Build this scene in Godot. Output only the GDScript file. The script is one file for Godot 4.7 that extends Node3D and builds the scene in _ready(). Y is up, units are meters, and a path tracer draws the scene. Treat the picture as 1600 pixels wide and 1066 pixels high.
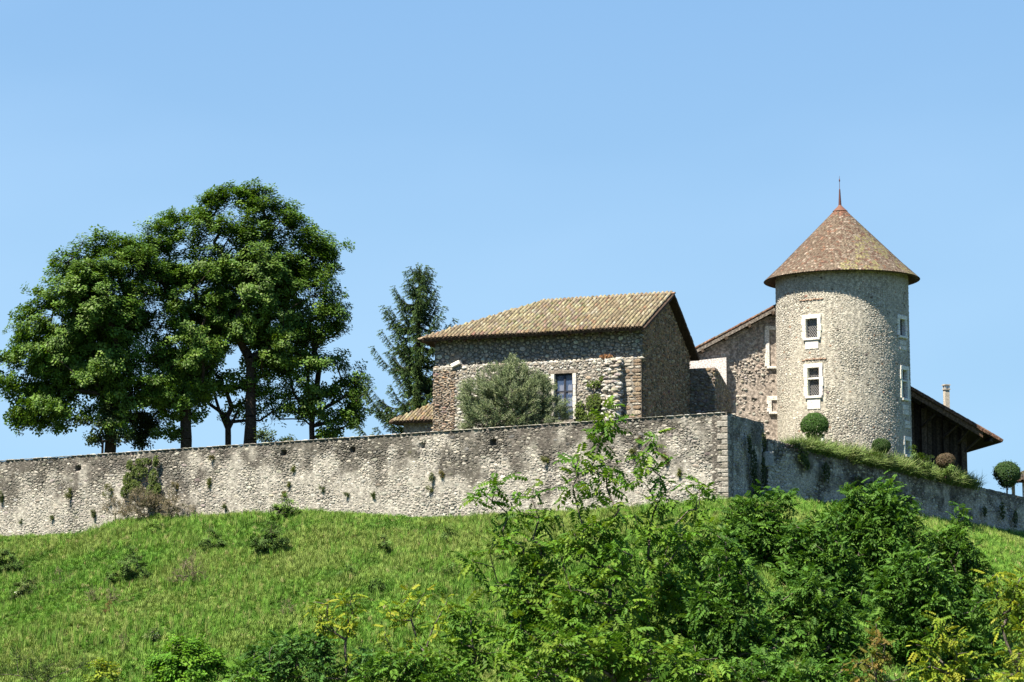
extends Node3D
# Hilltop manor above a long rubble retaining wall: tower, stone house, barn, lime trees, meadow and saplings.
# x right, y up, camera at the origin looking along -z; "depth" below always means -z in metres.

const F := 3200.0
const PITCH := 0.11912
const UP := Vector3.UP
const EXPO := 3.15

var rng := RandomNumberGenerator.new()
var nz := FastNoiseLite.new()
var M := {}
var used := {}

# ------------------------------------------------------------------ helpers
class MB:
	var v := PackedVector3Array()
	var n := PackedVector3Array()
	var c := PackedColorArray()
	var ix := PackedInt32Array()
	var col := Color(1, 1, 1)
	func vert(p: Vector3, nn: Vector3) -> int:
		v.append(p); n.append(nn); c.append(col)
		return v.size() - 1
	func tri(i: int, j: int, k: int):
		# counter-clockwise from outside comes in, clockwise goes out
		ix.append(i); ix.append(k); ix.append(j)
	func quad(a: Vector3, b: Vector3, d: Vector3, e: Vector3):
		var nn := (b - a).cross(e - a)
		if nn.length_squared() < 1e-14:
			nn = (d - b).cross(a - b)
		nn = nn.normalized()
		var i := vert(a, nn)
		vert(b, nn); vert(d, nn); vert(e, nn)
		ix.append(i); ix.append(i + 2); ix.append(i + 1)
		ix.append(i); ix.append(i + 3); ix.append(i + 2)
	func tri3(a: Vector3, b: Vector3, d: Vector3):
		var nn := (b - a).cross(d - a).normalized()
		var i := vert(a, nn)
		vert(b, nn); vert(d, nn)
		tri(i, i + 1, i + 2)
	func box(xf: Transform3D, s: Vector3):
		var p := []
		for k in 8:
			p.append(xf * Vector3((0.5 if k & 1 else -0.5) * s.x, (0.5 if k & 2 else -0.5) * s.y, (0.5 if k & 4 else -0.5) * s.z))
		quad(p[4], p[5], p[7], p[6]); quad(p[1], p[0], p[2], p[3])
		quad(p[5], p[1], p[3], p[7]); quad(p[0], p[4], p[6], p[2])
		quad(p[6], p[7], p[3], p[2]); quad(p[0], p[1], p[5], p[4])
	func block(xf: Transform3D, s: Vector3, b: float):
		# chamfered box: front, back and sides with bevels on the four long edges of the face
		var hx := s.x * 0.5; var hy := s.y * 0.5; var hz := s.z * 0.5
		var r0 := [xf * Vector3(-hx, -hy, -hz), xf * Vector3(hx, -hy, -hz), xf * Vector3(hx, hy, -hz), xf * Vector3(-hx, hy, -hz)]
		var r1 := [xf * Vector3(-hx, -hy, hz - b), xf * Vector3(hx, -hy, hz - b), xf * Vector3(hx, hy, hz - b), xf * Vector3(-hx, hy, hz - b)]
		var r2 := [xf * Vector3(-hx + b, -hy + b, hz), xf * Vector3(hx - b, -hy + b, hz), xf * Vector3(hx - b, hy - b, hz), xf * Vector3(-hx + b, hy - b, hz)]
		for k in 4:
			var m := (k + 1) % 4
			quad(r0[k], r0[m], r1[m], r1[k])
			quad(r1[k], r1[m], r2[m], r2[k])
		quad(r2[0], r2[1], r2[2], r2[3])
		quad(r0[1], r0[0], r0[3], r0[2])
	func prism(pts: Array, off: Vector3):
		# pts counter-clockwise from outside; extruded by off to the back
		var m := pts.size()
		for k in m:
			var a: Vector3 = pts[k]
			var b: Vector3 = pts[(k + 1) % m]
			quad(a + off, b + off, b, a)
		var p2 := PackedVector2Array()
		var o: Vector3 = pts[0]
		var ex: Vector3 = ((pts[1] as Vector3) - o).normalized()
		var nn: Vector3 = Vector3.ZERO
		for k in m:
			nn += ((pts[k] as Vector3) - o).cross((pts[(k + 1) % m] as Vector3) - o)
		nn = nn.normalized()
		var ey := nn.cross(ex)
		for q in pts:
			p2.append(Vector2((q - o).dot(ex), (q - o).dot(ey)))
		var t := Geometry2D.triangulate_polygon(p2)
		for k in range(0, t.size(), 3):
			var a: Vector3 = pts[t[k]]
			var b: Vector3 = pts[t[k + 1]]
			var d: Vector3 = pts[t[k + 2]]
			if (b - a).cross(d - a).dot(nn) < 0.0:
				var sw := b
				b = d
				d = sw
			tri3(a, b, d)
			tri3(a + off, d + off, b + off)
	func seg(a: Vector3, b: Vector3, ra: float, rb: float, sides: int):
		var d := (b - a).normalized()
		var sx := d.cross(Vector3(0.31, 0.2, 0.93)).normalized()
		var sy := d.cross(sx)
		var i0 := v.size()
		for k in sides:
			var t := TAU * k / sides
			var q := sx * cos(t) + sy * sin(t)
			vert(a + q * ra, q); vert(b + q * rb, q)
		for k in sides:
			var p0 := i0 + 2 * k
			var p1 := i0 + 2 * ((k + 1) % sides)
			tri(p0, p1, p1 + 1); tri(p0, p1 + 1, p0 + 1)
	func lathe(o: Vector3, prof: Array, sides: int):
		for j in prof.size() - 1:
			var a: Vector2 = prof[j]
			var b: Vector2 = prof[j + 1]
			var t2 := (b - a).normalized()
			var i0 := v.size()
			for k in sides:
				var t := TAU * k / sides
				var q := Vector3(sin(t), 0, cos(t))
				var nn := (q * t2.y - Vector3.UP * t2.x).normalized()
				vert(o + q * a.x + Vector3.UP * a.y, nn)
				vert(o + q * b.x + Vector3.UP * b.y, nn)
			for k in sides:
				var p0 := i0 + 2 * k
				var p1 := i0 + 2 * ((k + 1) % sides)
				tri(p0, p1, p1 + 1); tri(p0, p1 + 1, p0 + 1)
	func mesh() -> ArrayMesh:
		var a := []
		a.resize(Mesh.ARRAY_MAX)
		a[Mesh.ARRAY_VERTEX] = v
		a[Mesh.ARRAY_NORMAL] = n
		a[Mesh.ARRAY_COLOR] = c
		a[Mesh.ARRAY_INDEX] = ix
		var m := ArrayMesh.new()
		m.add_surface_from_arrays(Mesh.PRIMITIVE_TRIANGLES, a)
		return m

class MM:
	var b := PackedFloat32Array()
	func add(x: Transform3D, k: Color):
		var q := x.basis
		b.append_array(PackedFloat32Array([q.x.x, q.y.x, q.z.x, x.origin.x, q.x.y, q.y.y, q.z.y, x.origin.y, q.x.z, q.y.z, q.z.z, x.origin.z, k.r, k.g, k.b, 1.0]))

func at(px: float, py: float, depth: float) -> Vector3:
	var cx := (px - 800.0) / F
	var cy := (533.0 - py) / F
	var k := depth / (cos(PITCH) - cy * sin(PITCH))
	return Vector3(cx * k, (cy * cos(PITCH) + sin(PITCH)) * k, -depth)

func unique(called: String) -> String:
	if not used.has(called):
		used[called] = 0
		return called
	used[called] += 1
	return "%s_%03d" % [called, used[called]]

func put(o: Node3D, called: String, parent: Node) -> Node3D:
	if parent == self:
		o.name = unique(called)
	else:
		var cnt: Dictionary = parent.get_meta("tally") if parent.has_meta("tally") else {}
		var k: int = cnt.get(called, 0)
		o.name = called if k == 0 else "%s_%03d" % [called, k]
		cnt[called] = k + 1
		parent.set_meta("tally", cnt)
	parent.add_child(o, true)
	return o

func obj(called: String, mesh: Mesh, mat: Material, parent: Node = self) -> MeshInstance3D:
	var o := MeshInstance3D.new()
	o.mesh = mesh
	o.material_override = mat
	put(o, called, parent)
	return o

func many(called: String, mm: MM, mesh: Mesh, mat: Material, parent: Node = self) -> MultiMeshInstance3D:
	var q := MultiMesh.new()
	q.transform_format = MultiMesh.TRANSFORM_3D
	q.use_colors = true
	q.mesh = mesh
	q.instance_count = mm.b.size() / 16
	q.buffer = mm.b
	var o := MultiMeshInstance3D.new()
	o.multimesh = q
	o.material_override = mat
	put(o, called, parent)
	o.set_meta("kind", "stuff")
	return o

func thing(called: String, label: String, category: String, where: Vector3, group := "") -> Node3D:
	var o := Node3D.new()
	put(o, called, self)
	o.position = where
	tag(o, label, category, group)
	return o

func tag(o: Node, label: String, category: String, group := ""):
	o.set_meta("label", label)
	o.set_meta("category", category)
	if group != "":
		o.set_meta("group", group)

func struct(o: Node):
	o.set_meta("kind", "structure")

func rr(a: float, b: float) -> float:
	return rng.randf_range(a, b)

func ball() -> Vector3:
	while true:
		var p := Vector3(rr(-1, 1), rr(-1, 1), rr(-1, 1))
		if p.length_squared() <= 1.0:
			return p
	return Vector3.ZERO

func lin(c: Color) -> Color:
	return c.linear_to_srgb()

func jit(c: Color, a: float) -> Color:
	var k := 1.0 + rr(-a, a)
	return Color(c.r * k * (1 + rr(-a, a) * 0.25), c.g * k, c.b * k * (1 + rr(-a, a) * 0.25))

# ------------------------------------------------------------------ textures and materials
func noise_tex(freq: float, lo: float, hi: float, oct: int, sd: int, size := 512) -> ImageTexture:
	var f := FastNoiseLite.new()
	f.seed = sd
	f.frequency = freq
	f.fractal_octaves = oct
	f.noise_type = FastNoiseLite.TYPE_SIMPLEX_SMOOTH
	var im := f.get_seamless_image(size, size)
	im.convert(Image.FORMAT_RGBA8)
	var d := im.get_data()
	for k in range(0, d.size(), 4):
		var t := d[k] / 255.0
		var s := int(255.0 * lerpf(lo, hi, clampf((t - 0.5) * 1.6 + 0.5, 0, 1)))
		d[k] = s; d[k + 1] = s; d[k + 2] = s; d[k + 3] = 255
	im = Image.create_from_data(size, size, false, Image.FORMAT_RGBA8, d)
	return ImageTexture.create_from_image(im)

func bump_tex(freq: float, oct: int, sd: int, strength: float, size := 512) -> ImageTexture:
	var f := FastNoiseLite.new()
	f.seed = sd
	f.frequency = freq
	f.fractal_octaves = oct
	var im := f.get_seamless_image(size, size)
	im.convert(Image.FORMAT_RGBA8)
	im.bump_map_to_normal_map(strength)
	return ImageTexture.create_from_image(im)

func mat(c: Color, rough: float, tex: Texture2D = null, scale := 1.0, nrm: Texture2D = null, ns := 1.0) -> StandardMaterial3D:
	var m := StandardMaterial3D.new()
	m.albedo_color = lin(c)
	m.roughness = rough
	m.metallic_specular = 0.3
	m.vertex_color_use_as_albedo = true
	if tex:
		m.albedo_texture = tex
		m.uv1_triplanar = true
		m.uv1_world_triplanar = true
		m.uv1_scale = Vector3.ONE * scale
	if nrm:
		m.normal_enabled = true
		m.normal_texture = nrm
		m.normal_scale = ns
	return m

func leaf_mat(c: Color, rough: float, back: float, spec := 0.4) -> StandardMaterial3D:
	var m := StandardMaterial3D.new()
	m.albedo_color = lin(c)
	m.roughness = rough
	m.metallic_specular = spec
	m.vertex_color_use_as_albedo = true
	m.cull_mode = BaseMaterial3D.CULL_DISABLED
	m.backlight_enabled = true
	m.backlight = Color(back, back, back * 0.6)
	return m

func make_materials():
	var g1 := noise_tex(0.02, 0.72, 1.0, 5, 11)
	var g2 := noise_tex(0.012, 0.62, 1.0, 6, 12)
	var b1 := bump_tex(0.05, 4, 13, 6.0)
	M.stone = mat(Color(1, 1, 1), 0.95, g2, 1.6, b1, 0.8)
	M.mortar = mat(Color(1, 1, 1), 0.97, g2, 0.7, b1, 1.0)
	M.white_stone = mat(Color(1, 1, 1), 0.9, g1, 0.9, b1, 0.25)
	M.tile = mat(Color(1, 1, 1), 0.93, g2, 1.3, b1, 0.6)
	M.wood = mat(Color(1, 1, 1), 0.9, g2, 1.1, b1, 0.5)
	M.bark = mat(Color(1, 1, 1), 0.95, g2, 0.9, b1, 1.0)
	M.soil = mat(Color(1, 1, 1), 1.0, g2, 0.35, b1, 0.6)
	M.metal = mat(Color(1, 1, 1), 0.5)
	M.leaf = leaf_mat(Color(1, 1, 1), 0.55, 0.8)
	M.gloss_leaf = leaf_mat(Color(1, 1, 1), 0.52, 0.85, 0.25)
	M.dull_leaf = leaf_mat(Color(1, 1, 1), 0.75, 0.35, 0.3)
	M.needle = leaf_mat(Color(1, 1, 1), 0.7, 0.15, 0.3)
	M.grass = leaf_mat(Color(1, 1, 1), 0.7, 0.5, 0.3)
	var gl := StandardMaterial3D.new()
	gl.albedo_color = Color(0.10, 0.11, 0.13, 0.55)
	gl.transparency = BaseMaterial3D.TRANSPARENCY_ALPHA
	gl.roughness = 0.05
	M.glass = gl
	var g3: StandardMaterial3D = gl.duplicate()
	g3.albedo_color = Color(0.30, 0.38, 0.52, 0.5)
	M.pale_glass = g3

# stones and tiles come in a few shared shapes and tones
var stone_shapes := []
var ashlar_shapes := []
var tone_cache := {}

func make_stone(sd: int, angular: float, plate := 0.66) -> ArrayMesh:
	rng.seed = sd
	var m := MB.new()
	var sides := 8
	var rad := []
	for k in sides:
		var t := TAU * (k + 0.5) / sides
		var sq := 1.0 / maxf(absf(cos(t)), absf(sin(t)))
		rad.append(lerpf(1.0, minf(sq, 1.28), angular) * rr(0.82, 1.05))
	var rings := [[1.0, -0.5], [0.97, 0.25], [plate, 0.82 if plate < 0.8 else 0.98]]
	for q in rings:
		for k in sides:
			var t := TAU * (k + 0.5) / sides
			var p := Vector3(cos(t) * rad[k] * q[0], sin(t) * rad[k] * q[0], q[1] * rr(0.85, 1.1))
			m.vert(p, Vector3(cos(t) * 0.8 * q[0], sin(t) * 0.8 * q[0], maxf(0.0, q[1]) + 0.1).normalized())
	var cc := m.vert(Vector3(rr(-0.2, 0.2), rr(-0.2, 0.2), 1.0), Vector3(0, 0, 1))
	for j in 2:
		for k in sides:
			var a := j * sides + k
			var b := j * sides + (k + 1) % sides
			m.tri(a, b, b + sides); m.tri(a, b + sides, a + sides)
	for k in sides:
		m.tri(2 * sides + k, 2 * sides + (k + 1) % sides, cc)
	return m.mesh()

func tone(base: StandardMaterial3D, c: Color) -> StandardMaterial3D:
	var key := str(base.get_instance_id()) + c.to_html()
	if not tone_cache.has(key):
		var m: StandardMaterial3D = base.duplicate()
		m.albedo_color = lin(c)
		tone_cache[key] = m
	return tone_cache[key]

# pieces: arrays of [Transform3D, Color, size]; the 300 largest become parts, the rest one mass
func set_pieces(parent: Node, single: String, mass: String, pieces: Array, shapes: Array, base: StandardMaterial3D, keep := 300):
	pieces.sort_custom(func(a, b): return a[2] > b[2])
	var mm := MM.new()
	for k in pieces.size():
		var p = pieces[k]
		if k < keep:
			var o := MeshInstance3D.new()
			o.mesh = shapes[k % shapes.size()]
			var c: Color = p[1]
			var q := Color(snappedf(c.r, 0.04), snappedf(c.g, 0.04), snappedf(c.b, 0.04))
			q = Color(maxf(q.r, 0.03), maxf(q.g, 0.03), maxf(q.b, 0.03))
			o.material_override = tone(base, q)
			o.transform = p[0]
			put(o, single, parent)
		else:
			mm.add(p[0], p[1])
	if mm.b.size() > 0:
		many(mass, mm, shapes[0], base, parent)

# rubble packed by throwing stones at a flat face, large ones first; fr.x along, fr.y up, fr.z outward
func lay(fr: Transform3D, poly: PackedVector2Array, holes: Array, h0: float, h1: float, ratio0: float, ratio1: float, relief: float, pick: Callable, cover := 1.0) -> Array:
	var out := []
	var lo := poly[0]
	var hi := poly[0]
	for p in poly:
		lo = lo.min(p)
		hi = hi.max(p)
	var cell := h1 * ratio1
	var cells := {}
	var area := (hi.x - lo.x) * (hi.y - lo.y)
	var passes := 6
	for ps in passes:
		var f := 1.0 - float(ps) / (passes - 1)
		var hm := lerpf(h0, h1, f)
		var tries := int(cover * area / (hm * hm * 0.5 * (ratio0 + ratio1)) * (0.55 if ps == 0 else (1.1 if ps < 4 else 2.2)))
		for k in tries:
			var hh := hm * rr(0.8, 1.15)
			var w := hh * rr(ratio0, ratio1)
			var pt := Vector2(rr(lo.x, hi.x), rr(lo.y, hi.y))
			var cx := int(floor(pt.x / cell))
			var cy := int(floor(pt.y / cell))
			var bad := false
			for i in 3:
				for j in 3:
					var list = cells.get((cx + i - 1) * 8192 + cy + j - 1)
					if list == null:
						continue
					for q: Vector4 in list:
						var ex := (pt.x - q.x) / (0.5 * (w + q.z))
						var ey := (pt.y - q.y) / (0.5 * (hh + q.w))
						if ex * ex + ey * ey < 0.93:
							bad = true
							break
					if bad:
						break
				if bad:
					break
			if bad or not Geometry2D.is_point_in_polygon(pt, poly):
				continue
			for r in holes:
				if (r as Rect2).grow_individual(w * 0.45, hh * 0.4, w * 0.45, hh * 0.4).has_point(pt):
					bad = true
			if bad:
				continue
			var key := cx * 8192 + cy
			if not cells.has(key):
				cells[key] = []
			cells[key].append(Vector4(pt.x, pt.y, w, hh))
			var turn := Basis(Vector3(0, 0, 1), rr(-0.2, 0.2) + (PI if rng.randf() < 0.5 else 0.0))
			var b := fr.basis * turn * Basis(Vector3(0, 1, 0), rr(-0.2, 0.2)) * Basis(Vector3(1, 0, 0), rr(-0.2, 0.2)) * Basis.from_scale(Vector3(w * 0.48, hh * 0.48, relief * rr(0.4, 1.5)))
			out.append([Transform3D(b, fr * Vector3(pt.x, pt.y, 0.0)), pick.call(pt.x, pt.y), w * hh])
	return out

func frame(a: Vector3, b: Vector3) -> Transform3D:
	# x from a to b on plan, y up, z outward (to the right-hand side of a->b seen from above is behind)
	var x := Vector3(b.x - a.x, 0, b.z - a.z).normalized()
	return Transform3D(Basis(x, UP, x.cross(UP)), a)

# ------------------------------------------------------------------ terrain
var base_pts := [[-60, 0.8], [-40, 1.6], [-26.25, 2.3], [-21.5, 2.5], [-19.4, 3.05], [-14.9, 3.2], [-10.0, 3.32], [-5.95, 3.12], [-1.75, 2.95], [4.0, 3.2], [9.27, 3.6], [11.6, 4.0], [18, 3.5], [28.2, 2.64], [40, 1.6], [60, 0.5]]

func wall_depth(x: float) -> float:
	if x <= 9.27:
		return 88.0 + (9.27 - x) * 0.4786
	if x <= 11.5:
		return 88.0 + (x - 9.27) * 2.2
	return 92.9 + (x - 11.5) * 1.191

func soft_wall_depth(x: float) -> float:
	var s := 0.0
	for k in 5:
		s += wall_depth(x + (k - 2) * 1.2)
	return minf(s / 5.0, wall_depth(x) + 0.3)

func base_h(x: float) -> float:
	if x <= base_pts[0][0]:
		return base_pts[0][1]
	for k in base_pts.size() - 1:
		if x < base_pts[k + 1][0]:
			var t: float = (x - base_pts[k][0]) / (base_pts[k + 1][0] - base_pts[k][0])
			return lerpf(base_pts[k][1], base_pts[k + 1][1], t)
	return base_pts[-1][1]

func ground_h(x: float, depth: float) -> float:
	var u := soft_wall_depth(clampf(x, -60, 60)) - depth
	var h := base_h(x)
	if u < 0.0:
		return h - 12.0 * smoothstep(15, 80, -u)
	var near := smoothstep(0, 3, u)
	h -= 0.17 * u + 0.13 * maxf(0.0, u - 3.0) + near * (0.22 * nz.get_noise_2d(x * 9.0, depth * 9.0) + 0.1 * nz.get_noise_2d(x * 30.0, depth * 30.0))
	h = maxf(h, -7.0)
	var cam := smoothstep(36, 14, Vector2(x, depth).length())
	return lerpf(h, -1.7, cam)

func terrain():
	var xs := [-4000.0, -1500.0, -600.0, -250.0, -120.0]
	var ds := [-4000.0, -1200.0, -300.0, -80.0]
	for k in 121:
		xs.append(-60.0 + k)
	xs.append_array([120.0, 250.0, 600.0, 1500.0, 4000.0])
	for k in 84:
		ds.append(-30.0 + 2.0 * k)
	ds.append_array([150.0, 180.0, 260.0, 500.0, 1400.0, 4000.0])
	ds.sort()
	var m := MB.new()
	for j in ds.size():
		for i in xs.size():
			var x: float = xs[i]
			var d: float = ds[j]
			var h := ground_h(x, d)
			var e := 0.5
			var nn := Vector3(ground_h(x - e, d) - ground_h(x + e, d), 2 * e, -(ground_h(x, d - e) - ground_h(x, d + e))).normalized()
			var t := 0.5 + 0.5 * nz.get_noise_2d(x * 6.0, d * 6.0)
			m.col = Color(0.06, 0.10, 0.02).lerp(Color(0.10, 0.11, 0.035), t)
			m.vert(Vector3(x, h, -d), nn)
	var w := xs.size()
	for j in ds.size() - 1:
		for i in w - 1:
			var a := j * w + i
			m.tri(a, a + 1, a + w + 1); m.tri(a, a + w + 1, a + w)
	struct(obj("ground", m.mesh(), M.soil))

# terrace level behind the walls
func terrace_h(x: float) -> float:
	if x < 9.3:
		return 6.1 + (x + 26.25) * 0.0297 - 0.2
	return lerpf(6.45, 4.4, clampf((x - 9.3) / 19.0, 0, 1.3))

func terrace():
	var m := MB.new()
	m.col = Color(0.10, 0.11, 0.04)
	var rows := []
	var x := -60.0
	while x <= 45.0:
		rows.append(x)
		x += 1.0
	var deps := [0.35, 3.0, 8.0, 16.0, 30.0]
	for q in rows:
		for d in deps:
			var k: float = d
			m.vert(Vector3(q, terrace_h(q) - (0.0 if k < 20 else 3.0), -(wall_depth(q) + k)), UP)
	for i in rows.size() - 1:
		for j in deps.size() - 1:
			var a := i * deps.size() + j
			var b := a + deps.size()
			m.tri(a, b, b + 1); m.tri(a, b + 1, a + 1)
	struct(obj("terrace_ground", m.mesh(), M.soil))

# ------------------------------------------------------------------ walls
func weather(s: float, t: float, sd: float) -> float:
	# 0 clean mortar .. 1 dark crust; ragged patches, more of them towards the exposed coping
	var n1 := nz.get_noise_2d(s * 16.0 + sd, t * 95.0)
	var n2 := nz.get_noise_2d(s * 75.0 + sd, t * 330.0)
	return clampf((t - 0.55 + n1 * 0.55 + n2 * 0.55) * 3.2, 0, 1)

func wall_core(a: Vector3, b: Vector3, thick: float, low_a: float, low_b: float, top_a: float, top_b: float, colour: Callable, holes: Array, step := 0.14) -> ArrayMesh:
	# front sheet with uneven mortar and real recesses at the holes, then top, back and ends
	var fr := frame(a, b)
	var L := Vector2(b.x - a.x, b.z - a.z).length()
	var nx := int(ceil(L / step))
	var ny := int(ceil((maxf(top_a, top_b) - minf(low_a, low_b)) / step))
	var m := MB.new()
	fr.origin.y = 0
	var pos := []
	for j in ny + 1:
		for i in nx + 1:
			var s := L * i / nx
			var lo := lerpf(low_a, low_b, s / L)
			var hi := lerpf(top_a, top_b, s / L)
			var t := float(j) / ny
			var y := lerpf(lo, hi, t)
			var z := 0.035 * nz.get_noise_2d(s * 45.0 + a.x * 13.0, y * 45.0) + 0.02 * nz.get_noise_2d(s * 130.0, y * 130.0)
			if j == ny:
				y += 0.07 * nz.get_noise_1d(s * 60.0)
			for h in holes:
				if (h as Rect2).has_point(Vector2(s, y)):
					z = -0.35
			pos.append(fr * Vector3(s, y, z))
			m.col = colour.call(s, y, t)
			m.vert(pos[-1], fr.basis.z)
	for j in ny + 1:
		for i in nx + 1:
			var k := j * (nx + 1) + i
			var dx: Vector3 = pos[j * (nx + 1) + mini(i + 1, nx)] - pos[j * (nx + 1) + maxi(i - 1, 0)]
			var dy: Vector3 = pos[mini(j + 1, ny) * (nx + 1) + i] - pos[maxi(j - 1, 0) * (nx + 1) + i]
			m.n[k] = dx.cross(dy).normalized()
	for j in ny:
		for i in nx:
			var k := j * (nx + 1) + i
			m.tri(k, k + 1, k + nx + 2); m.tri(k, k + nx + 2, k + nx + 1)
	var bk := -fr.basis.z * thick
	m.col = colour.call(0.0, top_a, 0.9)
	for i in nx:
		var p0: Vector3 = pos[ny * (nx + 1) + i]
		var p1: Vector3 = pos[ny * (nx + 1) + i + 1]
		m.quad(p0, p1, p1 + bk, p0 + bk)
	var f := fr.origin
	var A0 := Vector3(f.x, low_a, f.z); var A1 := Vector3(f.x, top_a, f.z)
	var e := fr.basis.x * L
	var B0 := Vector3(f.x + e.x, low_b, f.z + e.z); var B1 := Vector3(f.x + e.x, top_b, f.z + e.z)
	m.quad(B0 + bk, A0 + bk, A1 + bk, B1 + bk)
	m.quad(A0 + bk, A0, A1, A1 + bk)
	m.quad(B0, B0 + bk, B1 + bk, B1)
	return m.mesh()

func moved(list: Array, o: Vector3) -> Array:
	for p in list:
		p[0] = Transform3D((p[0] as Transform3D).basis, (p[0] as Transform3D).origin - o)
	return list

func shift_mesh(o: Node3D, by: Vector3):
	o.position = -by

const RUBBLE := [Color(0.42, 0.41, 0.385), Color(0.33, 0.32, 0.30), Color(0.50, 0.485, 0.445), Color(0.27, 0.26, 0.245), Color(0.38, 0.36, 0.325), Color(0.45, 0.43, 0.39), Color(0.36, 0.36, 0.35)]

func rubble_mortar(s: float, y: float, t: float, sd: float) -> Color:
	var n2 := 0.5 + 0.5 * nz.get_noise_2d(s * 8.0 + sd, y * 20.0)
	return Color(0.48, 0.46, 0.415).lerp(Color(0.40, 0.385, 0.35), n2).lerp(Color(0.105, 0.097, 0.085), weather(s, t, sd) * 0.9)

func rubble_stone(s: float, t: float, sd: float) -> Color:
	var w := weather(s, t, sd)
	var c: Color = RUBBLE[rng.randi() % 7]
	if rng.randf() < 0.10:
		c = Color(0.66, 0.63, 0.56)
		w *= 0.35
	elif rng.randf() < 0.12:
		c = Color(0.56, 0.53, 0.47)
		w *= 0.6
	return jit(c.lerp(Color(0.48, 0.45, 0.40), 0.45).lerp(Color(0.095, 0.09, 0.08), w * rr(0.5, 1.0)), 0.13)

func retaining_wall():
	var R := Vector3(9.27, 7.42, -88.0)
	var dir := Vector3(-35.52, 0, -17.0).normalized()
	var Ltot := 52.0
	var A := R + dir * Ltot
	var top_l := 7.42 - 1.05 * Ltot / 39.4
	A.y = 0
	var holes := []
	var fr := frame(A, R)
	fr.origin.y = 0
	for q in [[123, 732], [444, 708], [551.5, 703], [659, 696.6], [771, 691], [234, 724], [945, 676]]:
		var k: float = (q[0] - 800.0) / F
		var sp := (9.27 - 88.0 * k) / (35.52 + 17.0 * k)
		var w := at(q[0], q[1], 88 + 17 * sp)
		var s := Ltot - sp * 39.4
		holes.append(Rect2(s - 0.13, w.y - 0.13, 0.26, 0.26))
	var t := thing("retaining_wall", "long rubble stone retaining wall with dark weathered top along the meadow", "wall", Vector3(R.x, 3.5, R.z))
	var colour := func(s, y, tt): return rubble_mortar(s, y, tt, 3.0)
	var core := obj("wall_core", wall_core(A, R, 0.7, 0.5, 2.6, top_l, 7.42, colour, holes, 0.13), M.mortar, t)
	shift_mesh(core, t.position)
	var pick := func(s, y):
		return rubble_stone(s, (y - 2.2) / (lerpf(top_l, 7.42, s / Ltot) - 2.2), 3.0)
	var poly := PackedVector2Array([Vector2(0, 1.0), Vector2(Ltot, 2.9), Vector2(Ltot - 0.15, 7.38), Vector2(0, top_l - 0.03)])
	var st := lay(fr, poly, holes, 0.04, 0.14, 1.3, 2.7, 0.026, pick)
	# coping: flat pale slabs along the top edge
	var s := 10.0
	while s < Ltot - 0.2:
		var w := rr(0.2, 0.5)
		var y := lerpf(top_l, 7.42, s / Ltot) + 0.02
		var b := fr.basis * Basis(Vector3(0, 0, 1), rr(-0.06, 0.06)) * Basis.from_scale(Vector3(w * 0.5, rr(0.015, 0.04), 0.10))
		st.append([Transform3D(b, fr * Vector3(s + w * 0.5, y, 0.0)), jit(Color(0.5, 0.48, 0.44) if rng.randf() < 0.45 else Color(0.36, 0.345, 0.31), 0.25), w * 0.1])
		s += w * rr(0.75, 1.0)
	set_pieces(core, "stone", "small_stones", moved(st, Vector3.ZERO), stone_shapes, M.stone)
	# return face at the corner
	var E := Vector3(11.45, 0, -92.9)
	var R2 := Vector3(R.x, 0, R.z)
	var c2 := func(s2, y, tt): return rubble_mortar(s2, y, tt, 40.0)
	var ret := obj("return_face", wall_core(R2, E, 0.7, 2.6, 2.6, 7.40, 7.35, c2, []), M.mortar, t)
	shift_mesh(ret, t.position)
	var L2 := (E - R2).length()
	var pick2 := func(s2, y): return rubble_stone(s2, (y - 2.6) / 4.8, 40.0)
	var st2 := lay(frame(R2, E), PackedVector2Array([Vector2(0.05, 2.8), Vector2(L2, 2.8), Vector2(L2, 7.3), Vector2(0.05, 7.35)]), [], 0.04, 0.14, 1.3, 2.7, 0.026, pick2)
	set_pieces(ret, "stone", "small_stones", st2, stone_shapes, M.stone, 200)
	# corner quoins
	var y := 2.9
	var kk := 0
	var fr2 := frame(R2, E)
	while y < 7.2:
		var h := rr(0.18, 0.3)
		var m := MB.new()
		var wa := 0.5 if kk % 2 == 0 else 0.28
		var wb := 0.28 if kk % 2 == 0 else 0.5
		var c := R2 + Vector3(0, y + h * 0.5, 0) - fr.basis.x * (wa * 0.5 - 0.03) - fr2.basis.z * 0.0
		m.block(Transform3D(fr.basis, c - fr.basis.z * (wb * 0.5 - 0.05)), Vector3(wa, h - 0.02, wb), 0.03)
		var o := obj("quoin", m.mesh(), tone(M.stone, Color(0.36, 0.345, 0.315) if kk % 3 else Color(0.28, 0.26, 0.23)), t)
		shift_mesh(o, t.position)
		y += h
		kk += 1

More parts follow.
